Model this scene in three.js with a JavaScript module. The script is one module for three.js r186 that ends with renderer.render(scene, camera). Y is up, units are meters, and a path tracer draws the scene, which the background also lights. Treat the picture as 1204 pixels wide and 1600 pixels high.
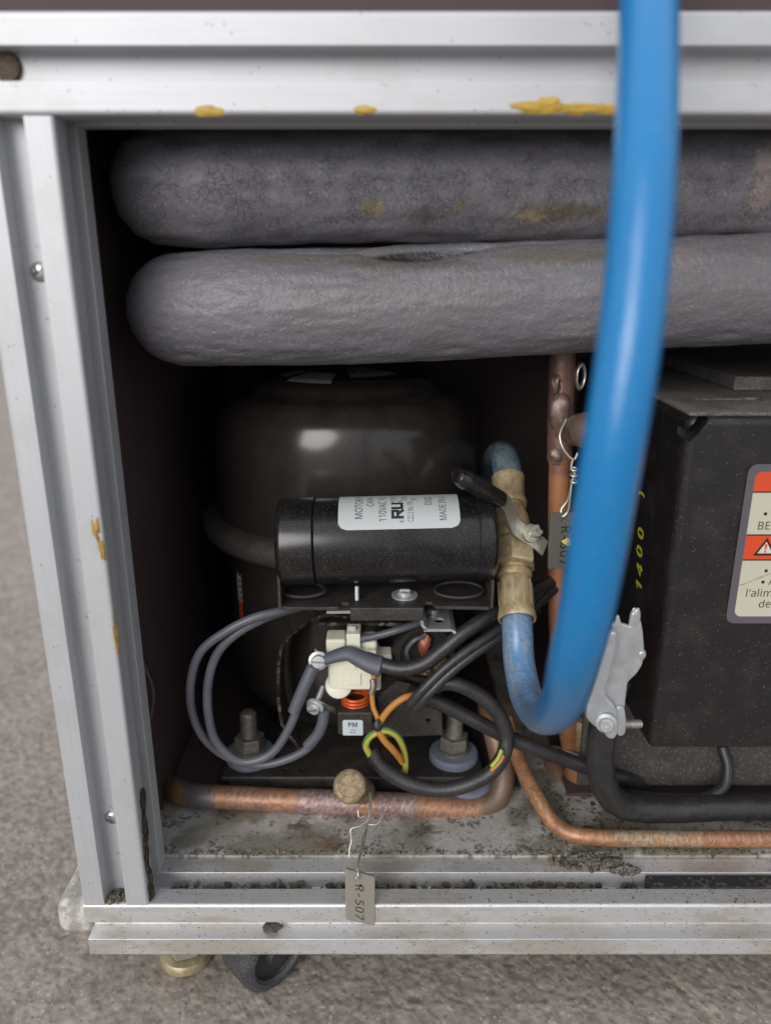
import * as THREE from 'three';
import { RoundedBoxGeometry } from 'three/addons/geometries/RoundedBoxGeometry.js';
import { mergeGeometries, toCreasedNormals } from 'three/addons/utils/BufferGeometryUtils.js';
import { Brush, Evaluator, SUBTRACTION } from 'three-bvh-csg';

// ---------- camera, sky, sun, exposure ----------
const scene = new THREE.Scene();
const E = 0.3517, DH = 0.28, PITCH = 18 * Math.PI / 180, F = 1200;      // eye height, distance to the frame front (z = 0), tilt, focal length in photo pixels
const camera = new THREE.PerspectiveCamera(2 * Math.atan(800 / F) * 180 / Math.PI, 1204 / 1600, 0.01, 40);
camera.position.set(0, E, DH);
camera.lookAt(0, E - Math.tan(PITCH), DH - 1);
camera.focus = 0.355; camera.userData.fStop = 5.6;
scene.add(camera);
const renderer = new THREE.WebGLRenderer({ antialias: true });
renderer.toneMapping = THREE.LinearToneMapping;
renderer.toneMappingExposure = 1.15;
renderer.shadowMap.enabled = true;
{
  const w = 256, h = 128, d = new Float32Array(w * h * 4);               // bright overcast sky
  for (let j = 0; j < h; j++) for (let i = 0; i < w; i++) {
    const el = ((j + 0.5) / h - 0.5) * Math.PI, s = Math.max(0, Math.sin(el));
    const b = 0.6 + 0.36 * s, k = (j * w + i) * 4;
    d[k] = b * 0.955; d[k + 1] = b * 0.985; d[k + 2] = b * 1.06; d[k + 3] = 1;
  }
  const t = new THREE.DataTexture(d, w, h, THREE.RGBAFormat, THREE.FloatType);
  t.mapping = THREE.EquirectangularReflectionMapping; t.magFilter = THREE.LinearFilter; t.needsUpdate = true;
  scene.background = t; scene.environment = t;
}
const sun = new THREE.DirectionalLight(0xfffaf4, 2.1);
sun.position.set(-0.55, E + 0.4, 1.15); sun.target.position.set(0, 0.2, -0.05);
sun.castShadow = true; sun.shadow.radius = 66; sun.shadow.mapSize.set(2048, 2048);
Object.assign(sun.shadow.camera, { left: -0.6, right: 0.6, top: 0.6, bottom: -0.6, near: 0.1, far: 4 });
scene.add(sun, sun.target);

// ---------- helpers ----------
const V = (x, y, z) => new THREE.Vector3(x, y, z);
const CP = Math.cos(PITCH), SP = Math.sin(PITCH);
function P(px, py, z) {                                                  // the point at distance z behind the frame that lies at a spot measured on the photograph
  const a = (px - 602) / F, b = -(py - 800) / F, dy = -SP + b * CP;
  const k = (z - DH) / (-CP - b * SP);
  return V(a * k, E + dy * k, z);
}
const M = (px, py, z, n) => P(px + n / 2, py, z).x - P(px - n / 2, py, z).x;   // n photo pixels in metres at that spot
let seed = 7;
const rnd = () => { seed = (seed * 1664525 + 1013904223) >>> 0; return seed / 4294967296; };
const rr = (a, b) => a + (b - a) * rnd();
function hash(x, y, s) { let h = (x * 374761393 + y * 668265263 + s * 974634777) | 0; h = Math.imul(h ^ (h >>> 13), 1274126177); return ((h ^ (h >>> 16)) >>> 0) / 4294967296; }
function vn(x, y, per, s) {
  const xi = Math.floor(x), yi = Math.floor(y), fx = x - xi, fy = y - yi, m = (n) => ((n % per) + per) % per;
  const u = fx * fx * (3 - 2 * fx), v = fy * fy * (3 - 2 * fy), x0 = m(xi), x1 = m(xi + 1), y0 = m(yi), y1 = m(yi + 1);
  const a = hash(x0, y0, s), b = hash(x1, y0, s), c = hash(x0, y1, s), d = hash(x1, y1, s);
  return a + (b - a) * u + (c - a) * v + (a - b - c + d) * u * v;
}
function fbm(u, v, per, oct, s) { let a = 0, w = 0.5, t = 0, p = per; for (let i = 0; i < oct; i++) { a += w * vn(u * p, v * p, p, s + i); t += w; w *= 0.5; p *= 2; } return a / t; }
function worley(u, v, per, s, perY = per) {                                          // F1 and F2 - F1, tiling
  const x = u * per, y = v * perY, xi = Math.floor(x), yi = Math.floor(y); let f1 = 9, f2 = 9;
  for (let j = -1; j < 2; j++) for (let i = -1; i < 2; i++) {
    const cx = ((xi + i) % per + per) % per, cy = ((yi + j) % perY + perY) % perY;
    const dx = xi + i + hash(cx, cy, s) - x, dy = yi + j + hash(cx, cy, s + 9) - y, q = Math.hypot(dx, dy);
    if (q < f1) { f2 = f1; f1 = q; } else if (q < f2) f2 = q;
  }
  return [f1, f2 - f1];
}
const sm = (a, b, x) => { const t = Math.min(1, Math.max(0, (x - a) / (b - a))); return t * t * (3 - 2 * t); };
const mix = (a, b, t) => a.map((x, i) => x + (b[i] - x) * t);
const l2s = (x) => (x <= 0.0031308 ? 12.92 * x : 1.055 * Math.pow(x, 1 / 2.4) - 0.055);
function tex(w, h, fn, rep, data = false) {                              // fn(u, v) gives a linear colour or a height; rep = metres covered by one tile
  const d = new Uint8Array(w * h * 4);
  for (let j = 0; j < h; j++) for (let i = 0; i < w; i++) {
    let c = fn((i + 0.5) / w, (j + 0.5) / h); if (typeof c === 'number') c = [c, c, c];
    const k = (j * w + i) * 4; for (let q = 0; q < 3; q++) d[k + q] = Math.max(0, Math.min(255, Math.round(255 * (data ? c[q] : l2s(c[q]))))); d[k + 3] = 255;
  }
  const t = new THREE.DataTexture(d, w, h, THREE.RGBAFormat);
  t.magFilter = THREE.LinearFilter; t.minFilter = THREE.LinearMipmapLinearFilter; t.generateMipmaps = true;
  t.wrapS = t.wrapT = THREE.RepeatWrapping; if (!data) t.colorSpace = THREE.SRGBColorSpace;
  if (rep) t.repeat.set(1 / (rep[0] ?? rep), 1 / (rep[1] ?? rep)); t.needsUpdate = true; return t;
}
function canvasTex(w, h, draw) {
  const c = document.createElement('canvas'); c.width = w; c.height = h; draw(c.getContext('2d'), w, h);
  const t = new THREE.CanvasTexture(c); t.colorSpace = THREE.SRGBColorSpace; t.magFilter = THREE.LinearFilter; t.anisotropy = 8; return t;
}
const std = (o) => new THREE.MeshPhysicalMaterial(o);
const rgb = (r, g, b) => new THREE.Color().setRGB(r, g, b);

const creased = (g, a) => toCreasedNormals(g.scale(1000, 1000, 1000), a).scale(0.001, 0.001, 0.001);   // its vertex matching works to 1/100 unit
// metre uv from the dominant normal of each face
function boxUV(g, along = 'x') {
  const q = g.index ? g.toNonIndexed() : g, p = q.attributes.position, uv = new Float32Array(p.count * 2), a = V(), b = V(), c = V(), n = V();
  for (let i = 0; i < p.count; i += 3) {
    a.fromBufferAttribute(p, i); b.fromBufferAttribute(p, i + 1); c.fromBufferAttribute(p, i + 2);
    n.subVectors(b, a).cross(c.clone().sub(a)); const ax = Math.abs(n.x), ay = Math.abs(n.y), az = Math.abs(n.z);
    [a, b, c].forEach((w, k) => {
      let u, v; if (ax >= ay && ax >= az) { u = w.z; v = w.y; if (along === 'y') [u, v] = [v, u]; } else if (ay >= az) { u = w.x; v = w.z; if (along === 'z') [u, v] = [v, u]; } else { u = w.x; v = w.y; if (along === 'y') [u, v] = [v, u]; }
      uv[(i + k) * 2] = u; uv[(i + k) * 2 + 1] = v;
    });
  }
  q.setAttribute('uv', new THREE.BufferAttribute(uv, 2)); return q;
}
function clean(g) { const q = g.index ? g.toNonIndexed() : g; for (const k of Object.keys(q.attributes)) if (!['position', 'normal', 'uv', 'color'].includes(k)) q.deleteAttribute(k); return q; }
function join(list) { const l = list.map(clean), col = l.some((g) => g.attributes.color); if (col) l.forEach((g) => { if (!g.attributes.color) g.setAttribute('color', new THREE.BufferAttribute(new Float32Array(g.attributes.position.count * 3).fill(1), 3)); }); return mergeGeometries(l); }
function rbox(w, h, d, r = 0.0006, at, s = 2) { const g = new RoundedBoxGeometry(w, h, d, s, Math.min(r, w / 2.01, h / 2.01, d / 2.01)); if (at) g.translate(at.x, at.y, at.z); return boxUV(g); }
function span(x0, x1, y0, y1, z0, z1, r = 0.0006) { return rbox(x1 - x0, y1 - y0, z1 - z0, r, V((x0 + x1) / 2, (y0 + y1) / 2, (z0 + z1) / 2)); }
function boxPx(x0, y0, x1, y1, z, depth, r) {                            // front face at z covering that stretch of the photograph
  const ym = (y0 + y1) / 2, xm = (x0 + x1) / 2; return span(P(x0, ym, z).x, P(x1, ym, z).x, P(xm, y1, z).y, P(xm, y0, z).y, z - depth, z, r);
}
function polyPx(pts, z, t, bevel = 0.0004, holes = []) {
  const s = new THREE.Shape(pts.map(([x, y]) => { const q = P(x, y, z); return new THREE.Vector2(q.x, q.y); }));
  for (const hpts of holes) s.holes.push(new THREE.Path(hpts.map(([x, y]) => { const q = P(x, y, z); return new THREE.Vector2(q.x, q.y); })));
  const g = new THREE.ExtrudeGeometry(s, { depth: t - 2 * bevel, bevelEnabled: bevel > 0, bevelThickness: bevel, bevelSize: bevel, bevelSegments: 2, curveSegments: 6 });
  g.translate(0, 0, z - t + bevel); return boxUV(g);
}
function roundPoly(pts, r, seg = 4) {                                    // pts [x, y, radius?]
  const out = [], n = pts.length;
  for (let i = 0; i < n; i++) {
    const p = pts[i], a = pts[(i + n - 1) % n], b = pts[(i + 1) % n], rad = p[2] ?? r;
    const c = new THREE.Vector2(p[0], p[1]), u = new THREE.Vector2(a[0] - p[0], a[1] - p[1]), w = new THREE.Vector2(b[0] - p[0], b[1] - p[1]);
    const k = Math.min(rad, u.length() / 2.05, w.length() / 2.05); u.setLength(k); w.setLength(k);
    const p0 = c.clone().add(u), p1 = c.clone().add(w);
    for (let j = 0; j <= seg; j++) { const t = j / seg; out.push(new THREE.Vector2((1 - t) ** 2 * p0.x + 2 * t * (1 - t) * c.x + t * t * p1.x, (1 - t) ** 2 * p0.y + 2 * t * (1 - t) * c.y + t * t * p1.y)); }
  }
  return out;
}
// a swept tube with uv in metres; r may vary along it (f 0..1), bump(f, ang, p) adds to the radius, col(p, f, ang) gives a linear colour
function tube(pts, r, { seg = 80, rad = 16, caps = true, bump, col, tension = 0.5, flat } = {}) {
  const curve = new THREE.CatmullRomCurve3(pts, false, 'centripetal', tension), len = curve.getLength(), fr = curve.computeFrenetFrames(seg, false);
  const pos = [], uv = [], idx = [], cols = [], ring = rad + 1, R = typeof r === 'function' ? r : () => r, c = V(), n = V();
  for (let i = 0; i <= seg; i++) {
    const f = i / seg, p = curve.getPointAt(f), rad0 = R(f);
    for (let j = 0; j <= rad; j++) {
      const a = (j % rad) / rad * Math.PI * 2; let k = rad0;
      n.copy(fr.normals[i]).multiplyScalar(Math.cos(a)).addScaledVector(fr.binormals[i], Math.sin(a));
      if (flat) k *= flat(a, f);
      if (bump) k += bump(f, a, c.copy(p).addScaledVector(n, k));
      c.copy(p).addScaledVector(n, k); pos.push(c.x, c.y, c.z); uv.push(f * len, j / rad * Math.PI * 2 * R(0.5));
      if (col) cols.push(...col(c, f, a));
    }
  }
  for (let i = 0; i < seg; i++) for (let j = 0; j < rad; j++) { const a = i * ring + j, b = a + ring; idx.push(a, a + 1, b, b, a + 1, b + 1); }
  const g = new THREE.BufferGeometry(); g.setAttribute('position', new THREE.Float32BufferAttribute(pos, 3)); g.setAttribute('uv', new THREE.Float32BufferAttribute(uv, 2));
  if (col) g.setAttribute('color', new THREE.Float32BufferAttribute(cols, 3));
  g.setIndex(idx); g.computeVertexNormals();
  const nn = g.attributes.normal;                                        // close the seam's shading
  for (let i = 0; i <= seg; i++) { const a = i * ring, b = a + rad, s = V(nn.getX(a) + nn.getX(b), nn.getY(a) + nn.getY(b), nn.getZ(a) + nn.getZ(b)).normalize(); nn.setXYZ(a, s.x, s.y, s.z); nn.setXYZ(b, s.x, s.y, s.z); }
  if (!caps) return clean(g);
  const parts = [clean(g)];
  for (const e of [0, 1]) {                                              // domed ends
    const p = curve.getPointAt(e), T = curve.getTangentAt(e).multiplyScalar(e ? 1 : -1), i0 = e ? seg : 0, q = [], qu = [], qi = [], qc = [];
    const lv = 3; for (let l = 0; l <= lv; l++) for (let j = 0; j <= rad; j++) {
      const b = (i0 * ring + j) * 3, k = Math.cos(l / lv * Math.PI / 2), o = V(pos[b] - p.x, pos[b + 1] - p.y, pos[b + 2] - p.z);
      const up = o.length() * 0.25 * Math.sin(l / lv * Math.PI / 2); o.multiplyScalar(Math.max(k, 1e-3)).add(p).addScaledVector(T, up); q.push(o.x, o.y, o.z); qu.push(o.clone().sub(p).dot(fr.normals[i0]), o.clone().sub(p).dot(fr.binormals[i0])); if (col) qc.push(...col(o, e, j / rad * 6.283));
    }
    for (let l = 0; l < lv; l++) for (let j = 0; j < rad; j++) { const a = l * ring + j, b = a + ring; e ? qi.push(a, a + 1, b, b, a + 1, b + 1) : qi.push(a, b, a + 1, b, b + 1, a + 1); }
    const cg = new THREE.BufferGeometry(); cg.setAttribute('position', new THREE.Float32BufferAttribute(q, 3)); cg.setAttribute('uv', new THREE.Float32BufferAttribute(qu, 2)); if (col) cg.setAttribute('color', new THREE.Float32BufferAttribute(qc, 3));
    cg.setIndex(qi); cg.computeVertexNormals(); parts.push(clean(cg));
  }
  return mergeGeometries(parts);
}
const path = (list) => list.map(([x, y, z]) => P(x, y, z));
function strip(pts, W, w, t, seg = 0, jag) {                             // flat bar swept along pts, W = direction of its width
  const q = seg ? new THREE.CatmullRomCurve3(pts, false, 'centripetal').getSpacedPoints(seg) : pts, pos = [], idx = [], n = q.length; W = W.clone().normalize();
  for (let i = 0; i < n; i++) {
    const T = q[Math.min(n - 1, i + 1)].clone().sub(q[Math.max(0, i - 1)]).normalize(), N = T.clone().cross(W).normalize();
    for (const [a, b] of [[-1, -1], [1, -1], [1, 1], [-1, 1]]) { const c = q[i].clone().addScaledVector(W, a * w / 2 + (jag && a > 0 ? jag(i) : 0)).addScaledVector(N, b * t / 2); pos.push(c.x, c.y, c.z); }
    if (i) for (let k = 0; k < 4; k++) { const a = (i - 1) * 4 + k, b = (i - 1) * 4 + (k + 1) % 4, c = a + 4, d = b + 4; idx.push(a, c, b, b, c, d); }
  }
  const l = (n - 1) * 4; idx.push(0, 1, 2, 0, 2, 3, l, l + 2, l + 1, l, l + 3, l + 2);
  const g = new THREE.BufferGeometry(); g.setAttribute('position', new THREE.Float32BufferAttribute(pos, 3)); g.setIndex(idx);
  const f = boxUV(g); f.computeVertexNormals(); return creased(f, 0.6);
}
function along(g, a, b) {                                                // puts a shape built up +y from 0 at a, pointing to b
  const d = b.clone().sub(a).normalize(); g.applyQuaternion(new THREE.Quaternion().setFromUnitVectors(V(0, 1, 0), d)); g.translate(a.x, a.y, a.z); return g;
}
function lathe(prof, seg = 40) {                                         // [r, y] list, uv in metres
  const g = new THREE.LatheGeometry(prof.map(([r, y]) => new THREE.Vector2(Math.max(r, 1e-5), y)), seg), uv = g.attributes.uv, rm = Math.max(...prof.map((p) => p[0])), arc = [0];
  for (let i = 1; i < prof.length; i++) arc.push(arc[i - 1] + Math.hypot(prof[i][0] - prof[i - 1][0], prof[i][1] - prof[i - 1][1]));
  for (let i = 0; i < uv.count; i++) uv.setXY(i, uv.getX(i) * 6.2832 * rm, arc[i % prof.length]); return creased(clean(g), 0.7);
}
function hex(r, h, bev = 0.0008) {
  const s = new THREE.Shape(Array.from({ length: 6 }, (_, i) => new THREE.Vector2(r * Math.cos(i * Math.PI / 3 + 0.3), r * Math.sin(i * Math.PI / 3 + 0.3))));
  const g = new THREE.ExtrudeGeometry(s, { depth: h - 2 * bev, bevelEnabled: true, bevelThickness: bev, bevelSize: bev * 0.7, bevelOffset: -bev * 0.7, bevelSegments: 2 }); g.rotateX(-Math.PI / 2); g.translate(0, bev, 0); return boxUV(g);
}
function thread(r, h, pitch) { const pr = [[0, 0], [r * 0.86, 0]]; for (let y = 0; y < h - pitch; y += pitch) { pr.push([r * 0.86, y + pitch * 0.05], [r, y + pitch * 0.4], [r, y + pitch * 0.55], [r * 0.86, y + pitch * 0.95]); } pr.push([r * 0.8, h - pitch * 0.4], [r * 0.55, h], [0, h]); return lathe(pr, 24); }
function lump(c, rx, ry, rz, amp = 0.25, s = 1, det = 3) {               // a small uneven blob
  const g = new THREE.IcosahedronGeometry(1, det), p = g.attributes.position, v = V();
  for (let i = 0; i < p.count; i++) { v.fromBufferAttribute(p, i); const k = 1 + amp * (2 * vn(v.x * 2 + 5 + s, v.y * 2 + v.z * 2.3 + 5, 64, s) - 1) + amp * 0.4 * (2 * vn(v.x * 5 + 9, v.y * 5 + v.z * 4.3 + 9 + s, 64, s + 3) - 1); v.multiplyScalar(k); p.setXYZ(i, v.x * rx + c.x, v.y * ry + c.y, v.z * rz + c.z); }
  g.computeVertexNormals(); const q = boxUV(g); return creased(q, 1.4);
}

const taken = {};
function numbered(n) { const k = taken[n] = (taken[n] ?? -1) + 1; return k ? `${n}_${String(k).padStart(3, '0')}` : n; }
function mesh(name, g, m, parent) { const o = new THREE.Mesh(g, m); o.name = name; o.castShadow = o.receiveShadow = true; parent.add(o); return o; }
function thing(name, label, category, group) { const o = new THREE.Group(); o.name = numbered(name); o.userData = { label, category }; if (group) o.userData.group = group; scene.add(o); return o; }
function single(name, g, m, label, category, group) { const t = new THREE.Mesh(g, m); t.name = numbered(name); t.castShadow = t.receiveShadow = true; t.userData = { label, category }; if (group) t.userData.group = group; scene.add(t); return t; }

// ---------- materials ----------
const T = {};
T.grain = tex(512, 512, (u, v) => fbm(u, v, 64, 3, 3), 0.02, true);
T.streak = tex(512, 512, (u, v) => 0.5 + 0.35 * (vn(u * 4, v * 160, 160, 5) - 0.5) + 0.35 * (vn(u * 6, v * 300, 300, 6) - 0.5), [0.16, 0.03], true);
const alColor = tex(768, 768, (u, v) => {
  const st = 0.5 * vn(u * 3, v * 90, 90, 5) + 0.5 * vn(u * 5, v * 260, 260, 8), cl = fbm(u, v, 5, 4, 31); let k = 0.93 + 0.07 * st - 0.05 * cl, c = [0.52 * k, 0.534 * k, 0.56 * k];
  const sp = worley(u, v, 34, 77), gate = vn(u * 34, v * 34, 34, 12); if (gate > 0.83) c = mix(c, [0.09, 0.075, 0.055], 0.8 * sm(0.12, 0.05, sp[0]));
  const sc = vn(u * 40, v * 420, 420, 22); if (sc > 0.93) c = mix(c, [0.38, 0.38, 0.38], sm(0.93, 0.97, sc) * 0.5);
  return mix(c, [0.44, 0.428, 0.405], 0.3 * sm(0.58, 0.75, fbm(u, v, 9, 4, 61)));
}, 0.12);
const alu = std({ map: alColor, metalness: 0.5, roughness: 0.54, bumpMap: T.streak, bumpScale: 0.00004 });
const aluDull = std({ map: tex(1024, 512, (u, v) => {
  const d = fbm(u, v, 7, 5, 41), g = fbm(u, v, 60, 3, 44), st = vn(u * 3, v * 90, 90, 5); let c = mix([0.64, 0.645, 0.65], [0.53, 0.5, 0.455], sm(0.42, 0.68, d)); c = c.map((x) => x * (0.9 + 0.12 * g + 0.06 * st));
  const sp = worley(u, v, 60, 78); if (vn(u * 60, v * 60, 60, 14) > 0.72) c = mix(c, [0.06, 0.055, 0.045], 0.85 * sm(0.22, 0.1, sp[0])); return c;
}, [0.16, 0.08]), metalness: 0.6, roughness: 0.42, bumpMap: T.grain, bumpScale: 0.00008 });
const panel = std({ color: rgb(0.055, 0.034, 0.035), roughness: 0.7, bumpMap: T.grain, bumpScale: 0.00005 });
const concrete = std({ map: tex(1280, 1280, (u, v) => {
  const a = fbm(u, v, 9, 4, 2), b = fbm(u, v, 150, 3, 9), w = worley(u, v, 190, 6), e = fbm(u, v, 34, 3, 19); let c = mix([0.185, 0.158, 0.133], [0.33, 0.288, 0.247], sm(0.22, 0.78, a * 0.2 + b * 0.6 + e * 0.2));
  const h = hash(Math.floor(u * 190), Math.floor(v * 190), 5); if (h > 0.9) c = mix(c, [0.46, 0.425, 0.385], 0.7 * sm(0.4, 0.15, w[0])); else if (h < 0.1) c = mix(c, [0.1, 0.086, 0.075], 0.7 * sm(0.4, 0.15, w[0]));
  const st = vn((u + v * 0.6) * 260, (v - u * 0.5) * 7, 4096, 23), sg = fbm(u, v, 6, 3, 29); return mix(c, [0.44, 0.4, 0.33], 0.4 * sm(0.8, 0.95, st) * sm(0.55, 0.65, sg));
}, 0.5), roughness: 0.9, bumpMap: tex(768, 768, (u, v) => fbm(u, v, 120, 3, 9), 0.5, true), bumpScale: 0.0014 });
// dusty black: base colour with tan specks
const dusty = (base, dust, per, amount, size, s, rep) => tex(512, 512, (u, v) => {
  const a = fbm(u, v, 6, 4, s); let c = base.map((x) => x * (0.75 + 0.5 * a));
  for (const [p, sz] of [[per, size], [Math.round(per * 1.9), size * 0.8]]) { const w = worley(u, v, p, s + p); if (hash(Math.floor(u * p), Math.floor(v * p), s + 2) < amount * (0.35 + 1.3 * a)) c = mix(c, dust, sm(size * 1.5, size * 0.5, w[0]) * 0.9); }
  return mix(c, dust, 0.02 * sm(0.5, 0.8, a));
}, rep);
const DUST = [0.2, 0.165, 0.125];
const capMat = std({ map: dusty([0.009, 0.0088, 0.0095], [0.17, 0.145, 0.115], 50, 0.13, 0.17, 51, 0.03), roughness: 0.24 });
const blackMetal = std({ map: dusty([0.02, 0.018, 0.018], DUST, 70, 0.35, 0.22, 55, 0.03), roughness: 0.5, metalness: 0.1 });
const shellMat = std({ map: dusty([0.026, 0.0225, 0.02], [0.1, 0.085, 0.07], 60, 0.06, 0.14, 57, 0.07), roughness: 0.2 });
const boxMat = std({ map: dusty([0.012, 0.0108, 0.0118], [0.3, 0.27, 0.24], 44, 0.035, 0.13, 59, 0.05), roughness: 0.36, bumpMap: T.grain, bumpScale: 0.00004 });
const boxTopMat = std({ map: dusty([0.05, 0.047, 0.045], [0.2, 0.185, 0.17], 90, 0.7, 0.34, 63, 0.05), roughness: 0.85 });
const rubber = std({ map: dusty([0.017, 0.0165, 0.019], [0.13, 0.117, 0.1], 50, 0.28, 0.19, 65, 0.03), roughness: 0.38, bumpMap: T.grain, bumpScale: 0.00008 });
const greyWire = std({ map: dusty([0.082, 0.086, 0.104], [0.2, 0.18, 0.16], 50, 0.1, 0.18, 67, 0.05), roughness: 0.42 });
const gromMat = std({ map: dusty([0.15, 0.17, 0.235], [0.2, 0.19, 0.18], 50, 0.35, 0.25, 69, 0.04), roughness: 0.65 });
const hoseMat = std({ color: rgb(0.03, 0.19, 0.55), roughness: 0.34, vertexColors: false });
const hoseDusty = std({ vertexColors: true, roughness: 0.22, bumpMap: T.grain, bumpScale: 0.00006 });
const brassTex = tex(512, 512, (u, v) => { const a = fbm(u, v, 8, 4, 71), g = fbm(u, v, 70, 2, 72); return mix([0.34, 0.26, 0.15], [0.55, 0.43, 0.26], sm(0.3, 0.7, a * 0.6 + g * 0.4)); }, 0.03);
const brass = std({ map: brassTex, metalness: 0.45, roughness: 0.42, bumpMap: T.grain, bumpScale: 0.00006 });
const brassOld = std({ map: tex(256, 256, (u, v) => { const a = fbm(u, v, 8, 4, 73), g = fbm(u, v, 60, 2, 74); return mix([0.16, 0.115, 0.07], [0.34, 0.26, 0.16], sm(0.3, 0.75, a * 0.55 + g * 0.45)); }, 0.025), metalness: 0.45, roughness: 0.58, bumpMap: T.grain, bumpScale: 0.0001 });
const zinc = std({ map: tex(256, 256, (u, v) => { const a = fbm(u, v, 10, 4, 75); return mix([0.4, 0.42, 0.44], [0.58, 0.61, 0.63], a); }, 0.04), metalness: 0.55, roughness: 0.34, bumpMap: T.grain, bumpScale: 0.00004 });
const zincYellow = std({ map: tex(256, 256, (u, v) => { const a = fbm(u, v, 10, 4, 77), w = vn(u * 60, v * 6, 60, 2); return mix([0.33, 0.32, 0.25], [0.58, 0.57, 0.5], a * 0.7 + w * 0.3); }, 0.03), metalness: 0.7, roughness: 0.35 });
const steelOld = std({ map: tex(256, 256, (u, v) => { const a = fbm(u, v, 10, 4, 79); return mix([0.14, 0.125, 0.105], [0.34, 0.32, 0.28], a); }, 0.02), metalness: 0.6, roughness: 0.5 });
const copperMat = std({ vertexColors: true, metalness: 0.35, roughness: 0.42, bumpMap: T.grain, bumpScale: 0.00008 });
const white = std({ color: rgb(0.68, 0.68, 0.56), roughness: 0.45, bumpMap: T.grain, bumpScale: 0.00003 });
const glue = std({ map: tex(256, 256, (u, v) => mix([0.3, 0.185, 0.02], [0.5, 0.33, 0.045], fbm(u, v, 8, 4, 81)), 0.02), roughness: 0.45 });
const glueOld = std({ map: tex(128, 128, (u, v) => mix([0.2, 0.115, 0.02], [0.4, 0.25, 0.04], fbm(u, v, 8, 4, 82)), 0.02), roughness: 0.6 });
const dirt = std({ map: tex(256, 256, (u, v) => mix([0.035, 0.032, 0.026], [0.13, 0.118, 0.09], fbm(u, v, 24, 3, 83)), 0.02), roughness: 0.95 });
const wireMetal = std({ color: rgb(0.55, 0.54, 0.48), metalness: 0.75, roughness: 0.35 });
const tagMat = (t) => std({ map: t, metalness: 0.35, roughness: 0.45 });
const orangeWire = std({ color: rgb(0.4, 0.17, 0.03), roughness: 0.5 });
const enamel = std({ color: rgb(0.6, 0.1, 0.025), roughness: 0.3, metalness: 0.3 });
const greenYellow = std({ map: tex(64, 64, (u, v) => (v % 1 < 0.55 ? [0.1, 0.2, 0.05] : [0.4, 0.36, 0.06]), [1, 0.008]), roughness: 0.5 });
const bolt = std({ color: rgb(0.55, 0.54, 0.52), metalness: 0.85, roughness: 0.28 });

// ---------- ground ----------
{
  const g = new THREE.PlaneGeometry(14, 14); g.rotateX(-Math.PI / 2); const uv = g.attributes.uv; for (let i = 0; i < uv.count; i++) uv.setXY(i, uv.getX(i) * 14, uv.getY(i) * 14);
  const o = mesh('ground', g, concrete, scene); o.userData = { kind: 'structure', label: 'rough grey brown concrete floor under the cabinet', category: 'ground' };
}

// ---------- cabinet: aluminium profile frame, dark panels, floor sheet, foot, caster, bumper ----------
const YR = 0.0705, YT = E + 0.046, XL = -0.139, XI = -0.109, XR = 0.52, ZB = -0.30;   // top of bottom rail, underside of top rail, post edges, right end, back
const cab = thing('equipment_cabinet', 'open silver aluminium profile cabinet with dark inside panels on concrete floor', 'cabinet');
function profile(len) {                                                  // 30 mm slotted profile, section in x y, extruded along z from 0 to len
  const m = 0.001, a = 1.7, b = 0.35, s = roundPoly([[0, 0, a], [10, 0, b], [10, 9, b], [20, 9, b], [20, 0, b], [30, 0, a], [30, 10, b], [21, 10, b], [21, 20, b], [30, 20, b], [30, 30, a], [20, 30, b], [20, 21, b], [10, 21, b], [10, 30, b], [0, 30, a], [0, 20, b], [9, 20, b], [9, 10, b], [0, 10, b]].map(([x, y, r]) => [x * m, y * m, r * m]), 0, 8);
  return new THREE.ExtrudeGeometry(new THREE.Shape(s), { depth: len, bevelEnabled: false });
}
function railX(x0, x1, y0) { const g = profile(x1 - x0); g.rotateY(Math.PI / 2); g.translate(x0, y0, 0); return creased(boxUV(g), 0.06); }   // z from -0.03 to 0
function postY(x0, y0, y1) { const g = profile(y1 - y0); g.rotateX(-Math.PI / 2); g.translate(x0, y0, 0); return creased(boxUV(g, 'y'), 0.06); }
const topRail = mesh('top_rail', railX(-0.26, XR, YT), alu, cab);
const bottomRail = mesh('bottom_rail', railX(XL, XR, YR - 0.03), aluDull, cab);
const post = mesh('post', postY(XL, YR + 0.0002, YT - 0.0002), alu, cab);
mesh('post', postY(XR - 0.03, YR + 0.0002, YT - 0.0002), alu, cab);
mesh('side_panel', span(XI - 0.015, XI - 0.012, YR, YT + 0.02, ZB, -0.0285, 0.0003), panel, cab);
mesh('side_panel', span(XR - 0.018, XR - 0.015, YR, YT + 0.02, ZB, -0.0285, 0.0003), panel, cab);
mesh('back_panel', span(XI - 0.015, XR - 0.015, YR - 0.01, YT + 0.02, ZB - 0.003, ZB - 0.0002, 0.0003), panel, cab);
mesh('inner_top_panel', span(XI - 0.02, XR - 0.012, YT + 0.0205, YT + 0.0235, ZB, -0.0302, 0.0003), panel, cab);
mesh('upper_panel', span(-0.26, XR, YT + 0.0305, YT + 0.16, -0.016, -0.012, 0.0003), panel, cab);
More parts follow.
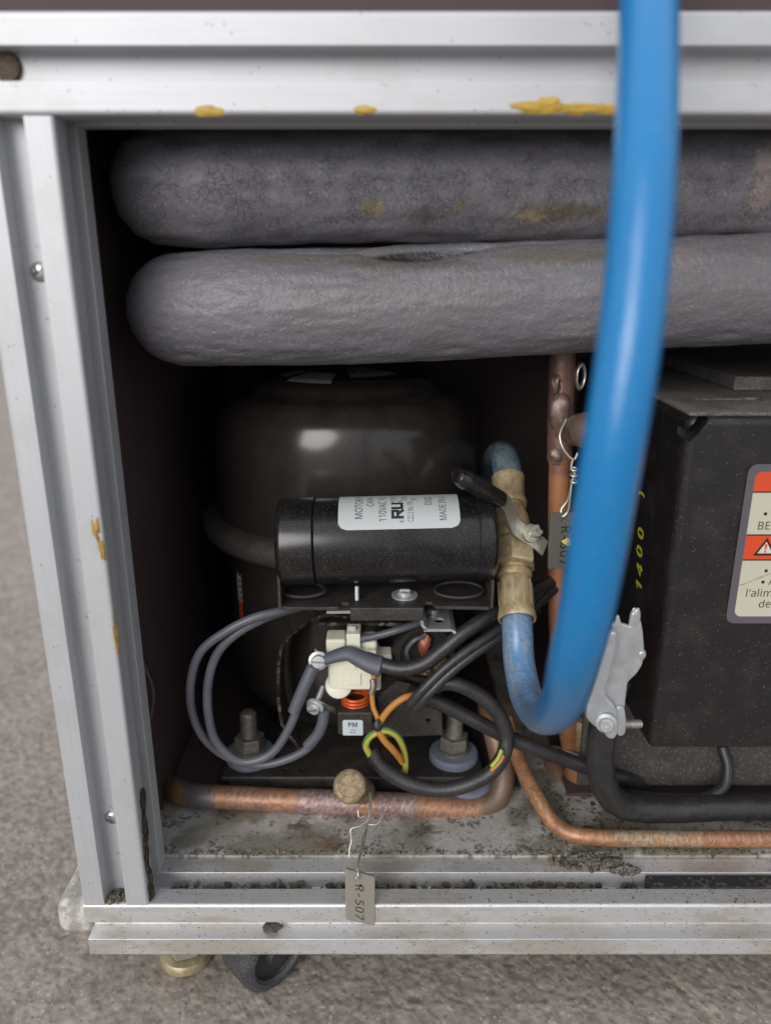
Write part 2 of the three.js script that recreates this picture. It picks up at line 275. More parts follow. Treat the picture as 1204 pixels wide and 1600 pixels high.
// dirty galvanised sheet
const SX0 = XI - 0.012, SX1 = XR - 0.018, SZ0 = ZB, SZ1 = -0.0298;
{
  const stains = [];                                                    // stains seen on the sheet: place, size, colour, strength
  for (const [x, y, w, h, c, k] of [[520, 1318, 50, 16, [0.16, 0.09, 0.055], 0.8], [490, 1300, 70, 22, [0.12, 0.1, 0.075], 0.5], [665, 1296, 26, 14, [0.05, 0.045, 0.035], 0.7], [860, 1320, 70, 26, [0.12, 0.1, 0.07], 0.75], [940, 1330, 80, 24, [0.09, 0.08, 0.06], 0.7], [850, 1260, 70, 40, [0.17, 0.15, 0.11], 0.7], [970, 1300, 120, 30, [0.2, 0.15, 0.08], 0.6], [1100, 1325, 140, 14, [0.22, 0.18, 0.11], 0.6], [470, 1290, 30, 12, [0.04, 0.036, 0.03], 0.7], [340, 1300, 60, 16, [0.3, 0.3, 0.27], 0.4]])
    { const q = P(x, y, 0), t = (YR + 0.0012 - E) / (q.y - E), X = q.x * t, Z = DH - DH * t; stains.push([X, Z, M(x, y, Z, w), M(x, y, Z, h) * 1.5, c, k]); }
  const W = SX1 - SX0, D = SZ1 - SZ0;
  const t = tex(1536, 768, (u, v) => {
    const X = SX0 + u * W, Z = SZ0 + v * D, a = fbm(u * 3, v * 1.3, 12, 5, 91), b = fbm(u * 12, v * 5, 40, 3, 93); let c = mix([0.39, 0.385, 0.36], [0.22, 0.205, 0.165], sm(0.42, 0.68, a)); c = c.map((x) => x * (0.82 + 0.36 * b));
    for (const [sx, sz, w, h, col, k] of stains) { const d = Math.hypot((X - sx) / w, (Z - sz) / h) + 0.9 * (fbm(u * 10, v * 5, 30, 4, 95) - 0.5); if (d < 1) c = mix(c, col, k * sm(0.75, 0.35, d) * (0.55 + 0.6 * b)); }
    const w1 = worley(u * 1.0, v * 0.5, 240, 97), gate = fbm(u * 4, v * 2, 24, 3, 99); if (gate > 0.54) c = mix(c, [0.05, 0.045, 0.035], 0.7 * sm(0.54, 0.7, gate) * sm(0.6, 0.3, w1[0] + 0.5 * (b - 0.5))); return c;
  });
  const g = span(SX0, SX1, YR - 0.006, YR + 0.0012, SZ0, SZ1, 0.0004), p = g.attributes.position, uv = g.attributes.uv;
  for (let i = 0; i < p.count; i++) uv.setXY(i, (p.getX(i) - SX0) / W, (p.getZ(i) - SZ0) / D);
  mesh('floor_sheet', g, std({ map: t, roughness: 0.6, metalness: 0.15, bumpMap: tex(512, 512, (u, v) => fbm(u, v, 60, 3, 101), [0.12, 0.2], true), bumpScale: 0.0002 }), cab);
}
mesh('floor_tray', span(XI - 0.011, 0.075, YR + 0.0014, YR + 0.0034, ZB + 0.0005, -0.079, 0.0006), panel, cab);
mesh('floor_tray', span(0.1, XR - 0.019, YR + 0.0014, YR + 0.0034, ZB + 0.0005, -0.074, 0.0006), panel, cab);
mesh('slot_seal', span(P(1010, 1382, -0.015).x, XR - 0.001, YR - 0.0065, YR - 0.0004, -0.0192, -0.0108, 0.001), std({ map: tex(256, 256, (u, v) => mix([0.018, 0.018, 0.02], [0.09, 0.085, 0.08], sm(0.5, 0.8, fbm(u, v, 16, 4, 171))), 0.03), roughness: 0.6 }), bottomRail);
function screwHead(r, h) { const g = lathe([[0, h], [r * 0.35, h * 0.97], [r * 0.7, h * 0.75], [r * 0.95, h * 0.3], [r, 0], [0, 0]], 28); return g; }
const ev = new Evaluator(); ev.attributes = ['position', 'normal', 'uv'];
function cut(a, ...bs) { let r = new Brush(a); r.updateMatrixWorld(); for (const b of bs) { const q = new Brush(b); q.updateMatrixWorld(); r = ev.evaluate(r, q, SUBTRACTION); } return r.geometry; }
{
  const cross = cut(screwHead(0.0038, 0.0022), new THREE.BoxGeometry(0.0042, 0.0018, 0.0009).translate(0, 0.002, 0), new THREE.BoxGeometry(0.0009, 0.0018, 0.0042).translate(0, 0.002, 0));
  for (const [x, y, tilt] of [[43, 425, 0.5], [173, 1277, 0.2]]) { const q = P(x, y, -0.009), g = cross.clone(); g.rotateY(tilt); mesh('screw', along(clean(g), V(-0.124, q.y, -0.0095), V(-0.124, q.y, 0)), bolt, post); }
  const b0 = P(8, 103, -0.007); mesh('bolt_head', along(lathe([[0, 0.003], [0.003, 0.003], [0.0046, 0.0022], [0.005, 0], [0, 0]], 24), V(b0.x, b0.y, -0.0094), V(b0.x, b0.y, 0)), std({ map: dusty([0.05, 0.03, 0.022], [0.2, 0.15, 0.11], 40, 0.4, 0.4, 121, 0.02), roughness: 0.8 }), topRail);
  for (const [x, y, w, h, s] of [[328, 173, 48, 17, 1], [570, 172, 34, 14, 2]]) mesh('glue_blob', lump(P(x, y, -0.0002), M(x, y, 0, w) / 2, M(x, y, 0, h) / 2, 0.0006, 0.22, s), glue, topRail);
  mesh('glue_smear', join([lump(P(838, 168, -0.0002), 0.0105, 0.0019, 0.0006, 0.45, 4), lump(P(860, 163, -0.0001), 0.006, 0.0023, 0.0006, 0.5, 5), lump(P(905, 169, -0.0002), 0.012, 0.0017, 0.0006, 0.45, 6), lump(P(950, 171, -0.0002), 0.008, 0.0012, 0.0006, 0.45, 7)]), glue, topRail);
  for (const [x, y, w, h, s] of [[151, 826, 14, 46, 8], [160, 858, 10, 34, 9], [181, 995, 5, 50, 10]]) mesh('glue_smear', lump(P(x, y, -0.0003), M(x, y, 0, w) / 2, M(x, y, 0, h) / 2, 0.0007, 0.5, s), glueOld, post);
  // old foam tape left on the inner side of the post
  const tapeMat = std({ map: tex(256, 256, (u, v) => mix([0.022, 0.016, 0.012], [0.12, 0.075, 0.045], sm(0.45, 0.75, fbm(u, v, 16, 4, 131))), 0.03), roughness: 0.95 });
  for (let i = 0; i < 5; i++) { const y = YR + 0.006 + i * 0.011 + rr(-0.004, 0.004); mesh('tape_residue', lump(V(XI + 0.0006, y, rr(-0.009, -0.004)), 0.0008, rr(0.004, 0.009), rr(0.001, 0.003), 0.6, 20 + i, 2), tapeMat, post); }
  mesh('rail_dirt', lump(P(425, 1448, -0.004), 0.0042, 0.0012, 0.003, 0.5, 45), dirt, bottomRail);
}
{
  const fz = -0.036, fx = P(295, 1518, fz).x, foot = new THREE.Group(); foot.name = 'levelling_foot'; cab.add(foot);
  const yel = std({ map: tex(128, 128, (u, v) => mix([0.25, 0.2, 0.11], [0.5, 0.43, 0.28], fbm(u, v, 8, 4, 141)), 0.02), metalness: 0.5, roughness: 0.45 });
  mesh('pad', lathe([[0, 0], [0.0125, 0], [0.0138, 0.0015], [0.0138, 0.004], [0.0125, 0.0058], [0.006, 0.0068], [0, 0.0068]], 40).translate(fx, 0.0002, fz), yel, foot);
  mesh('nut', hex(0.0105, 0.007).translate(fx, 0.0075, fz), zincYellow, foot); mesh('stem', thread(0.005, 0.028, 0.0012).translate(fx, 0.0135, fz), zincYellow, foot);
  const w = new THREE.Group(); w.name = 'caster'; cab.add(w); const q = P(420, 1505, -0.024), wr = 0.0199, ax = V(0.7, 0, 0.71).normalize(), c = V(q.x, wr + 0.0002, -0.024);
  const place = (g) => along(g, c.clone().addScaledVector(ax, -0.009), c);
  const tyre = mesh('tyre', place(lathe([[0.013, -0.006], [wr - 0.003, -0.006], [wr - 0.0008, -0.0045], [wr, -0.002], [wr, 0.013], [wr - 0.0008, 0.0165], [wr - 0.003, 0.018], [0.0145, 0.018], [0.013, 0.0165], [0.013, -0.006]], 56)), std({ map: dusty([0.035, 0.036, 0.042], [0.16, 0.15, 0.14], 50, 0.3, 0.3, 143, 0.04), roughness: 0.7 }), w);
  mesh('hub', place(lathe([[0, 0.002], [0.0132, 0.002], [0.0132, 0.0145], [0.006, 0.0145], [0.005, 0.0185], [0, 0.0185]], 32)), std({ color: rgb(0.028, 0.028, 0.032), roughness: 0.5 }), w);
  mesh('fork', join([strip([c.clone().addScaledVector(ax, -0.0115).add(V(0, -0.003, 0)), c.clone().addScaledVector(ax, -0.0115).setY(0.038)], V(-0.6, 0, 0.8), 0.012, 0.0018), span(c.x - 0.012, c.x + 0.012, 0.0375, 0.0403, c.z - 0.012, c.z + 0.012)]), steelOld, w);
  const bm = std({ map: tex(512, 512, (u, v) => { const a = fbm(u, v, 6, 5, 151), k = worley(u + 0.05 * fbm(u, v, 9, 3, 5), v + 0.05 * a, 9, 153)[1]; let c2 = mix([0.5, 0.48, 0.45], [0.3, 0.28, 0.25], sm(0.4, 0.7, a)); return mix(c2, [0.16, 0.15, 0.14], 0.7 * sm(0.05, 0.015, k)); }, 0.03), roughness: 0.8, bumpMap: T.grain, bumpScale: 0.0002 });
  const e = P(119, 1441, -0.012); mesh('bumper_bar', rbox(0.0205, 0.0195, -0.012 - ZB, 0.0062, V(e.x, e.y, (ZB - 0.012) / 2), 5), bm, cab);
}

// ---------- insulated pipes ----------
const crackH = (s, dens, fine) => tex(1024, 1024, (u, v) => {
  const du = 0.016 * (fbm(u, v, 20, 3, s) - 0.5), dv = 0.016 * (fbm(u, v, 20, 3, s + 4) - 0.5);
  const w = worley(u + du, v + dv, Math.round(dens * 1.25), s + 1, Math.round(dens * 0.7))[1], w2 = worley(u + du * 2, v + dv * 2, dens * 3, s + 2, dens * 2)[1], g = fbm(u, v, 100, 2, s + 3), p = fbm(u, v, 7, 3, s + 8), k = sm(0.36, 0.6, p);
  return 0.75 + 0.25 * (g - 0.5) * fine + 0.14 * (fbm(u, v, 16, 3, s + 5) - 0.5) - (0.16 + 0.26 * k) * sm(0.06, 0.012, w) * sm(0.38, 0.58, fbm(u, v, 24, 2, s + 12)) - 0.3 * k * sm(0.1, 0.02, w2);
}, 0.075, true);
const foamCol = (s, stain) => tex(768, 768, (u, v) => {
  const a = fbm(u, v, 7, 5, s), g = fbm(u, v, 120, 2, s + 2), w = worley(u, v, 110, s + 3); let c = mix([0.126, 0.122, 0.142], [0.155, 0.15, 0.172], a).map((x) => x * (0.92 + 0.16 * g));
  if (hash(Math.floor(u * 110), Math.floor(v * 110), s) > 0.93) c = mix(c, [0.3, 0.28, 0.26], sm(0.28, 0.1, w[0])); return mix(c, [0.105, 0.09, 0.062], stain * sm(0.52, 0.7, fbm(u, v, 5, 4, s + 6)));
}, 0.15);
const foamA = std({ map: foamCol(201, 0.25), vertexColors: true, roughness: 0.5, bumpMap: crackH(211, 30, 0.5), bumpScale: 0.0015 });
const foamB = std({ map: foamCol(221, 0.2), vertexColors: true, roughness: 0.45, bumpMap: tex(768, 768, (u, v) => 0.5 + 0.5 * (fbm(u, v, 110, 3, 231) - 0.5) + 0.25 * (fbm(u, v, 12, 4, 233) - 0.5) - 0.25 * sm(0.56, 0.7, fbm(u, v, 30, 3, 235)), 0.075, true), bumpScale: 0.00045 });
const blot = (list, p, base = [1, 1, 1]) => { let c = base; for (const [q, w, h, col, k, s] of list) { const d = Math.hypot((p.x - q.x) / w, (p.y - q.y) / h) + 1.7 * (fbm(p.x * 110 + 30, p.y * 110 + 30, 128, 3, s) - 0.5); if (d < 1) c = mix(c, col, k * sm(1, 0.7, d)); } return c; };
{
  const z = -0.054, up = path([[300, 292, z], [420, 288, z], [560, 285, z], [760, 287, z], [940, 286, z], [1204, 281, z], [1400, 278, z], [1700, 275, z]]);
  const s0 = up[0], r = 0.0232; up.unshift(V(s0.x - 0.002, s0.y + 0.001, ZB), V(s0.x - 0.002, s0.y + 0.001, -0.15), V(s0.x - 0.0015, s0.y + 0.0005, -0.09));
  up.splice(3, 1, P(262, 293, -0.066), P(330, 292, -0.055));
  const sp = [[P(580, 325, -0.031), 0.0058, 0.0042, [1.5, 1.25, 0.4], 0.6, 1], [P(720, 322, -0.031), 0.0028, 0.0016, [1.4, 1.15, 0.4], 0.7, 2], [P(870, 330, -0.031), 0.02, 0.0032, [0.7, 0.58, 0.25], 0.75, 3], [P(830, 338, -0.031), 0.008, 0.0022, [2, 1.6, 0.7], 0.6, 4], [P(660, 335, -0.031), 0.006, 0.003, [0.5, 0.45, 0.4], 0.7, 5], [P(1195, 280, -0.031), 0.0055, 0.012, [2.4, 2.0, 1.6], 0.6, 6]];
  const o = single('insulated_pipe', tube(up, r, { seg: 420, rad: 96, bump: (f, a, p) => 0.0007 * (fbm(p.x * 9 + 4, a * 0.7 + 4, 8, 2, 241) - 0.5) * 2 + 0.0003 * (fbm(p.x * 40 + 4, a * 3 + 4, 32, 2, 242) - 0.5), col: (p) => blot(sp, p) }), foamA, 'cracked grey foam insulated pipe running directly beneath the top aluminium rail', 'pipe', 'grey foam insulated pipes');
  const lo = path([[330, 482, z], [450, 481, z], [600, 478, z], [760, 469, z], [940, 459, z], [1204, 446, z], [1400, 440, z], [1700, 432, z]]), l0 = lo[0];
  lo.splice(0, 1, V(l0.x - 0.002, l0.y - 0.001, ZB), V(l0.x - 0.002, l0.y - 0.001, -0.15), V(l0.x - 0.0015, l0.y - 0.0005, -0.09), P(285, 484, -0.066), P(352, 482, -0.055));
  const xs0 = P(575, 400, z).x, xs1 = P(760, 400, z).x, sp2 = [[P(480, 408, -0.034), 0.03, 0.0016, [1.0, 0.85, 0.5], 0.45, 11], [P(870, 400, -0.034), 0.03, 0.003, [0.8, 0.72, 0.4], 0.7, 12], [P(1060, 400, -0.034), 0.014, 0.006, [1.6, 1.4, 1.1], 0.5, 13], [P(900, 515, -0.034), 0.01, 0.003, [1.5, 1.35, 1.1], 0.45, 14], [P(640, 412, -0.034), 0.03, 0.0022, [0.7, 0.6, 0.45], 0.7, 15]];
  let sl = 0;
  const g = tube(lo, 0.0236, { seg: 800, rad: 200, bump: (f, a, p) => {
    let b = 0.0006 * (fbm(p.x * 9 + 4, a * 0.7 + 4, 8, 3, 251) - 0.5) * 2; sl = 0;
    // the lengthwise slit on the upper side, gaping in the middle
    const m = (p.x - xs0) / (xs1 - xs0); if (m > -0.6 && m < 2.6 && p.z > -0.062) { const open = Math.max(0, Math.sin(Math.min(1, Math.max(0, (m + 0.1) / 1.15)) * Math.PI)), yy = P(602, 403 - 10 * (m - 0.5), z).y, zz = p.z; const dz = (zz + 0.0436) / (0.001 + 0.0032 * open); if (p.y > P(602, 440, z).y) { const e = Math.exp(-dz * dz); sl = open * e; b -= (0.0005 + 0.0046 * open) * e  - 0.0011 * open * Math.exp(-((dz + 1.9) ** 2) * 2); } }
    return b; }, col: (p) => mix(blot(sp2, p), [0.13, 0.125, 0.12], sm(0.3, 0.5, sl)) });
  single('insulated_pipe', g, foamB, 'smoother grey foam insulated pipe with a split along its top, above the compressor', 'pipe', 'grey foam insulated pipes');
}

// ---------- compressor ----------
const CX = -0.0232, CZ = -0.167;
const comp = thing('compressor', 'glossy black domed hermetic compressor behind the capacitor', 'compressor');
{
  const prof = [[0, -0.057], [0.03, -0.0574], [0.047, -0.0588], [0.0535, -0.0615], [0.0565, -0.0655], [0.0595, -0.0675], [0.0655, -0.0700], [0.0710, -0.0755], [0.0747, -0.0840], [0.0765, -0.0960], [0.0772, -0.115], [0.0772, -0.1395]];
  const smooth = new THREE.SplineCurve(prof.map(([r, y]) => new THREE.Vector2(r, y))).getPoints(60).reverse().map((p) => [p.x, p.y]);
  const put = (g) => g.translate(CX, E, CZ);
  const dome = mesh('dome', put(lathe(smooth, 96)), shellMat, comp);
  mesh('seam_flange', put(lathe([[0.072, -0.153], ...Array.from({ length: 13 }, (_, i) => [0.0795 + 0.0072 * Math.sin(i / 12 * Math.PI), -0.1455 - 0.0072 * Math.cos(i / 12 * Math.PI)]), [0.076, -0.1378]], 96)), std({ map: dusty([0.05, 0.046, 0.042], [0.17, 0.15, 0.13], 60, 0.3, 0.2, 58, 0.05), roughness: 0.38 }), comp);
  mesh('lower_shell', put(lathe([[0.0725, -0.150], [0.073, -0.17], [0.073, -0.228], [0.071, -0.242], [0.065, -0.254], [0.052, -0.263], [0.03, -0.267], [0, -0.268]].reverse(), 96)), shellMat, comp);
  const px0 = P(352, 1205, -0.085).x, px1 = P(752, 1205, -0.085).x, yb = YR + 0.0105;
  mesh('mounting_plate', creased(boxUV(cut(span(px0, px1, yb, yb + 0.003, CZ - 0.04, -0.0745, 0.0008), ...[445, 470].map((x) => new THREE.CylinderGeometry(0.0016, 0.0016, 0.02, 16).translate(P(x, 1216, -0.08).x, yb, -0.0815)))), 0.4), blackMetal, comp);
  mesh('plate_lip', span(px0 + 0.004, px1 - 0.01, YR + 0.002, yb, -0.0775, -0.0757, 0.0004), blackMetal, comp);
  // faded stickers lying on the dome
  const patch = (a0, a1, t0, t1) => { const pos = [], uv = [], idx = [], n = 16; for (let i = 0; i <= n; i++) for (let j = 0; j <= n; j++) { const a = a0 + (a1 - a0) * i / n, r = t0 + (t1 - t0) * j / n; let k = 0; while (k < prof.length - 2 && prof[k + 1][0] < r) k++; const q = (r - prof[k][0]) / (prof[k + 1][0] - prof[k][0]), y = prof[k][1] + q * (prof[k + 1][1] - prof[k][1]) + 0.0006; pos.push(CX + r * Math.sin(a), E + y, CZ + r * Math.cos(a)); uv.push(i / n, 1 - j / n); } for (let i = 0; i < n; i++) for (let j = 0; j < n; j++) { const a = i * (n + 1) + j, b = a + n + 1; idx.push(a, a + 1, b, b, a + 1, b + 1); } const g = new THREE.BufferGeometry(); g.setAttribute('position', new THREE.Float32BufferAttribute(pos, 3)); g.setAttribute('uv', new THREE.Float32BufferAttribute(uv, 2)); g.setIndex(idx); g.computeVertexNormals(); return g; };
  const lm = (s, bar) => std({ map: canvasTex(256, 128, (c, w, h) => { c.fillStyle = '#a39e94'; c.fillRect(0, 0, w, h); seed = s; for (let i = 0; i < 900; i++) { c.fillStyle = `rgba(${rnd() > 0.5 ? '40,36,32' : '110,104,96'},.35)`; c.fillRect(rnd() * w, rnd() * h, 3, 3); } if (bar) { c.fillStyle = '#2b2926'; c.fillRect(14, 24, 46, 46); c.fillRect(20, 78, 34, 6); c.fillStyle = '#8a867e'; c.fillRect(64, 18, 170, 84); } }), roughness: 0.6 });
  mesh('sticker', patch(-0.62, -0.1, 0.03, 0.050), lm(5, false), comp); mesh('sticker', patch(0.12, 0.85, 0.012, 0.040), lm(6, true), comp); mesh('sticker', patch(-0.9, -0.72, 0.03, 0.045), lm(8, false), comp);
  // strip of a torn red and white sticker on the lower shell
  mesh('side_sticker', (() => { const pos = [], idx = [], uv = []; for (let i = 0; i <= 12; i++) for (let j = 0; j <= 1; j++) { const a = -0.99 + j * 0.07, y = -0.168 - i * 0.0032; pos.push(CX + 0.0736 * Math.sin(a), E + y, CZ + 0.0736 * Math.cos(a)); uv.push(j, i / 12); } for (let i = 0; i < 12; i++) { const a = i * 2; idx.push(a, a + 2, a + 1, a + 1, a + 2, a + 3); } const g = new THREE.BufferGeometry(); g.setAttribute('position', new THREE.Float32BufferAttribute(pos, 3)); g.setAttribute('uv', new THREE.Float32BufferAttribute(uv, 2)); g.setIndex(idx); g.computeVertexNormals(); return g; })(), std({ map: canvasTex(16, 128, (c) => { c.fillStyle = '#b9b6ae'; c.fillRect(0, 0, 16, 128); c.fillStyle = '#b5482f'; c.fillRect(0, 0, 16, 70); c.fillStyle = '#333'; for (let y = 74; y < 128; y += 12) c.fillRect(5, y, 8, 6); }), roughness: 0.6 }), comp);
  // ragged rim of the terminal enclosure
  const rim = path([[560, 950, -0.083], [500, 951, -0.083], [466, 972, -0.083], [445, 995, -0.083], [439, 1030, -0.083], [439, 1077, -0.083], [447, 1120, -0.083], [470, 1150, -0.083]]);
  mesh('terminal_enclosure', strip(rim, V(0, 0, 1), 0.02, 0.0016, 60, () => rr(-0.0012, 0.0018)), std({ map: tex(256, 256, (u, v) => mix([0.018, 0.015, 0.013], [0.1, 0.07, 0.055], sm(0.45, 0.8, fbm(u, v, 24, 3, 261))), 0.02), roughness: 0.6 }), comp);
  mesh('terminal_enclosure', strip(path([[500, 962, -0.083], [600, 962, -0.083], [680, 966, -0.083]]), V(0, 0, 1), 0.02, 0.0016, 30, () => rr(-0.001, 0.001)), blackMetal, comp);
  mesh('terminal_plate', polyPx([[620, 1065], [688, 1080], [690, 1148], [600, 1152], [590, 1090]], -0.074, 0.0014, 0.0003, [[[662, 1100], [668, 1098], [672, 1102], [667, 1106]], [[664, 1124], [671, 1122], [674, 1128], [667, 1131]]]), blackMetal, comp);
}
// mounting bolts
function mountBolt(px, py) {
  const z = -0.091, x = P(px, py, z).x, y = YR + 0.0137, t = thing('mounting_bolt', px < 500 ? 'mounting bolt with blue grey rubber grommet behind the grey wire loops' : 'mounting bolt with blue grey rubber grommet inside the black cable loop', 'bolt', 'compressor mounting bolts');
  mesh('grommet', lathe([[0, 0], [0.0128, 0], [0.0138, 0.0012], [0.0138, 0.0044], [0.0128, 0.0056], [0.009, 0.006], [0, 0.006]], 48).translate(x, y, z), gromMat, t);
  mesh('grommet_foot', lathe([[0, 0], [0.0135, 0], [0.0145, 0.0015], [0.0145, 0.0075], [0.013, 0.0085], [0, 0.0085]], 48).translate(x + (px > 500 ? 0.0065 : 0), YR + 0.0014, z + (px > 500 ? 0.012 : 0)), gromMat, t);
  mesh('washer', lathe([[0, 0], [0.0088, 0], [0.0088, 0.0014], [0, 0.0014]], 40).translate(x, y + 0.0061, z), steelOld, t);
  mesh('nut', hex(0.0083, 0.0078, 0.001).translate(x, y + 0.0076, z), steelOld, t);
  mesh('bolt_shank', thread(0.0046, 0.016, 0.00135).translate(x, y + 0.0148, z), steelOld, t);
}
mountBolt(392, 1190); mountBolt(708, 1190);

// ---------- capacitor on its bracket ----------
const capA = P(437, 847, -0.06), capB = P(771, 839, -0.06);
const cap = thing('capacitor', 'black cylindrical motor capacitor with a white printed label, dusty', 'capacitor');
{
  const L = capA.distanceTo(capB), r = 0.0203, s = 0.0172;
  const turn = (g) => along(g, capA, capB);
  mesh('end_cap', turn(lathe([[0, 0], [r - 0.003, 0], ...Array.from({ length: 9 }, (_, i) => [r - 0.003 + 0.0035 * Math.sin((i + 1) / 9 * Math.PI / 2), 0.0035 - 0.0035 * Math.cos((i + 1) / 9 * Math.PI / 2)]), [r + 0.0005, s - 0.0004], [r, s], [0, s]], 72)), capMat, cap);
  mesh('body', turn(lathe([[0, s + 0.0002], [r - 0.0006, s + 0.0002], [r, s + 0.0008], [r, L - 0.009], [r - 0.0002, L - 0.0086], [r + 0.0002, L - 0.0082], [r + 0.0002, L - 0.003], [r - 0.001, L - 0.0008], [r - 0.003, L], [r - 0.004, L - 0.002], [0, L - 0.002]], 72)), capMat, cap);
  // label wrapped on the can
  const d = capB.clone().sub(capA).normalize(), up = V(0, 1, 0).addScaledVector(d, -d.y).normalize(), fw = d.clone().cross(up).normalize();
  const l0 = (533 - 437) / (771 - 437) * L, l1 = (714 - 437) / (771 - 437) * L, a0 = -0.6, a1 = 1.0, pos = [], uv = [], idx = [], nrm = [], n = 40;   // angle from straight up towards the camera
  const inside = (u, v) => { const w = (l1 - l0), h = (a1 - a0) * r, x = u * w, y = v * h, c = 0.004; const dx = Math.max(c - x, x - (w - c), 0), dy = Math.max(y - (h - c), 0); return dx * dx + dy * dy <= c * c; };
  for (let i = 0; i <= n; i++) for (let j = 0; j <= n; j++) {
    let u = i / n; const v = j / n, h = (a1 - a0) * r, w = l1 - l0, c = 0.004, ov = Math.max(0, v * h - (h - c)); const ins = ov > 0 ? (c - Math.sqrt(Math.max(0, c * c - ov * ov))) / w : 0; u = ins + u * (1 - 2 * ins);
    const a = a0 + (a1 - a0) * v, q = V(0, 0, 0).addScaledVector(up, Math.cos(a)).addScaledVector(fw, Math.sin(a)); nrm.push(q.x, q.y, q.z); const p = capA.clone().addScaledVector(d, l0 + u * w).addScaledVector(q, r + 0.0003); pos.push(p.x, p.y, p.z); uv.push(u, 1 - v);
  }
  for (let i = 0; i < n; i++) for (let j = 0; j < n; j++) { const a = i * (n + 1) + j, b = a + n + 1; idx.push(a, a + 1, b, b, a + 1, b + 1); }
  const g = new THREE.BufferGeometry(); g.setAttribute('position', new THREE.Float32BufferAttribute(pos, 3)); g.setAttribute('normal', new THREE.Float32BufferAttribute(nrm, 3)); g.setAttribute('uv', new THREE.Float32BufferAttribute(uv, 2)); g.setIndex(idx);
  const t = canvasTex(1100, 600, (c, w, h) => {
    c.fillStyle = '#aeb4b4'; c.fillRect(0, 0, w, h); c.fillStyle = '#26272b';
    const X = (px) => (px - 533) / 181 * w, line = (txt, px, y, size, sq = 0.8) => { c.save(); c.translate(X(px), y); c.rotate(-Math.PI / 2); c.scale(sq, 1); c.font = `${size}px sans-serif`; c.fillText(txt, 0, 0); c.restore(); };
    line('MOTOR R', 569.5, 509, 96); line('CAPA', 586, 375, 86); line('110VAC 16', 605, 536, 96, 0.7); line('50/6', 619.5, 300, 70, 0.7); line('DIN', 636, 300, 70, 0.7); line('85', 651, 300, 70, 0.7); line('DIGI', 673.5, 375, 88); line('MADE IN K', 694, 538, 88, 0.72); line('C22.2 No.190', 645, 540, 72, 0.52);
    c.save(); c.translate(X(629.5), 540); c.rotate(-Math.PI / 2); c.font = 'bold 48px sans-serif'; c.fillText('C', -6, 6); c.lineWidth = 26; c.strokeStyle = '#26272b'; c.lineJoin = 'miter';   // component mark
    c.beginPath(); c.moveTo(44, 8); c.lineTo(44, -92); c.lineTo(108, -92); c.lineTo(108, -46); c.lineTo(48, -46); c.moveTo(80, -42); c.lineTo(118, 8); c.stroke(); c.beginPath(); c.moveTo(140, -104); c.lineTo(140, -8); c.lineTo(198, -8); c.lineTo(198, -104); c.stroke(); c.fillText('S', 216, -6); c.font = '44px sans-serif'; c.fillText('\u00ae', 204, -74); c.restore();
    seed = 99; for (let i = 0; i < 700; i++) { c.fillStyle = rnd() > 0.4 ? 'rgba(70,58,44,.45)' : 'rgba(240,240,235,.5)'; c.beginPath(); c.arc(rnd() * w, rnd() * h, 0.8 + 2.4 * rnd() ** 3, 0, 7); c.fill(); }
  });
  mesh('label', g, std({ map: t, roughness: 0.5 }), cap).userData.label = 'white printed label with rounded corners';
}
{
  const t = thing('capacitor_bracket', 'black sheet steel bracket cradling the capacitor from below', 'bracket');
  const y0 = P(600, 949, -0.044).y, th = 0.0012, zF = -0.044, zBk = -0.078, X = (px) => P(px, 945, zF).x;
  const sh = new THREE.Shape(roundPoly([[X(440), zF], [X(529), zF], [X(531), zF - 0.005], [X(545), zF - 0.005], [X(546), zF + 0.0012], [X(662), zF + 0.0012], [X(663), zF - 0.0055], [X(676), zF - 0.0055], [X(680), zF - 0.0012], [X(765), zF], [X(768), zBk], [X(437), zBk]].map(([x, z]) => [x, z]), 0.0012));
  const g = new THREE.ExtrudeGeometry(sh, { depth: th, bevelEnabled: true, bevelThickness: 0.0002, bevelSize: 0.0002, bevelSegments: 1 }); g.rotateX(Math.PI / 2); g.scale(1, 1, 1); 
  g.translate(0, y0, 0); mesh('plate', boxUV(g), blackMetal, t);
  mesh('front_tab', rbox(X(661) - X(547), 0.0066, 0.0012, 0.0005, V((X(661) + X(547)) / 2, y0 - 0.0028, zF + 0.0012)), blackMetal, t);
  for (const s of [0, 1]) { const x = s ? X(768) : X(437); mesh('ear', strip([V(x, y0 - 0.0006, zF - 0.002), V(x + (s ? 0.0002 : -0.0002), y0 + (s ? 0.013 : 0.02), zF - 0.003)], V(0, 0, 1), 0.004, 0.0012), blackMetal, t); mesh('ear_wall', strip([V(x, y0 - 0.0006, zF - 0.018), V(x, y0 + 0.012, zF - 0.018)], V(0, 0, 1), 0.028, 0.0012), blackMetal, t); }
  for (const [px, w] of [[718, 0.0115], [472, 0.0105]]) { const q = P(px, 918, -0.052); mesh('strap_loop', new THREE.TorusGeometry(w, 0.0009, 8, 40).rotateX(Math.PI / 2 + 0.12).scale(1, 1, 0.55).translate(q.x, y0 + 0.0035, -0.056), rubber, t); }
  const q1 = P(632, 917, -0.055); mesh('screw', join([lathe([[0, 0], [0.0062, 0], [0.0062, 0.0009], [0.0034, 0.001], [0.0032, 0.0026], [0, 0.003]], 28), new THREE.BoxGeometry(0.0048, 0.0006, 0.0008).translate(0, 0.0031, 0)]).translate(q1.x, y0 + 0.0004, -0.056), zinc, t);
  const q2 = P(557, 920, -0.05); mesh('stud', thread(0.0011, 0.0075, 0.0005).translate(q2.x, y0 - 0.0002, -0.052), zinc, t);
}
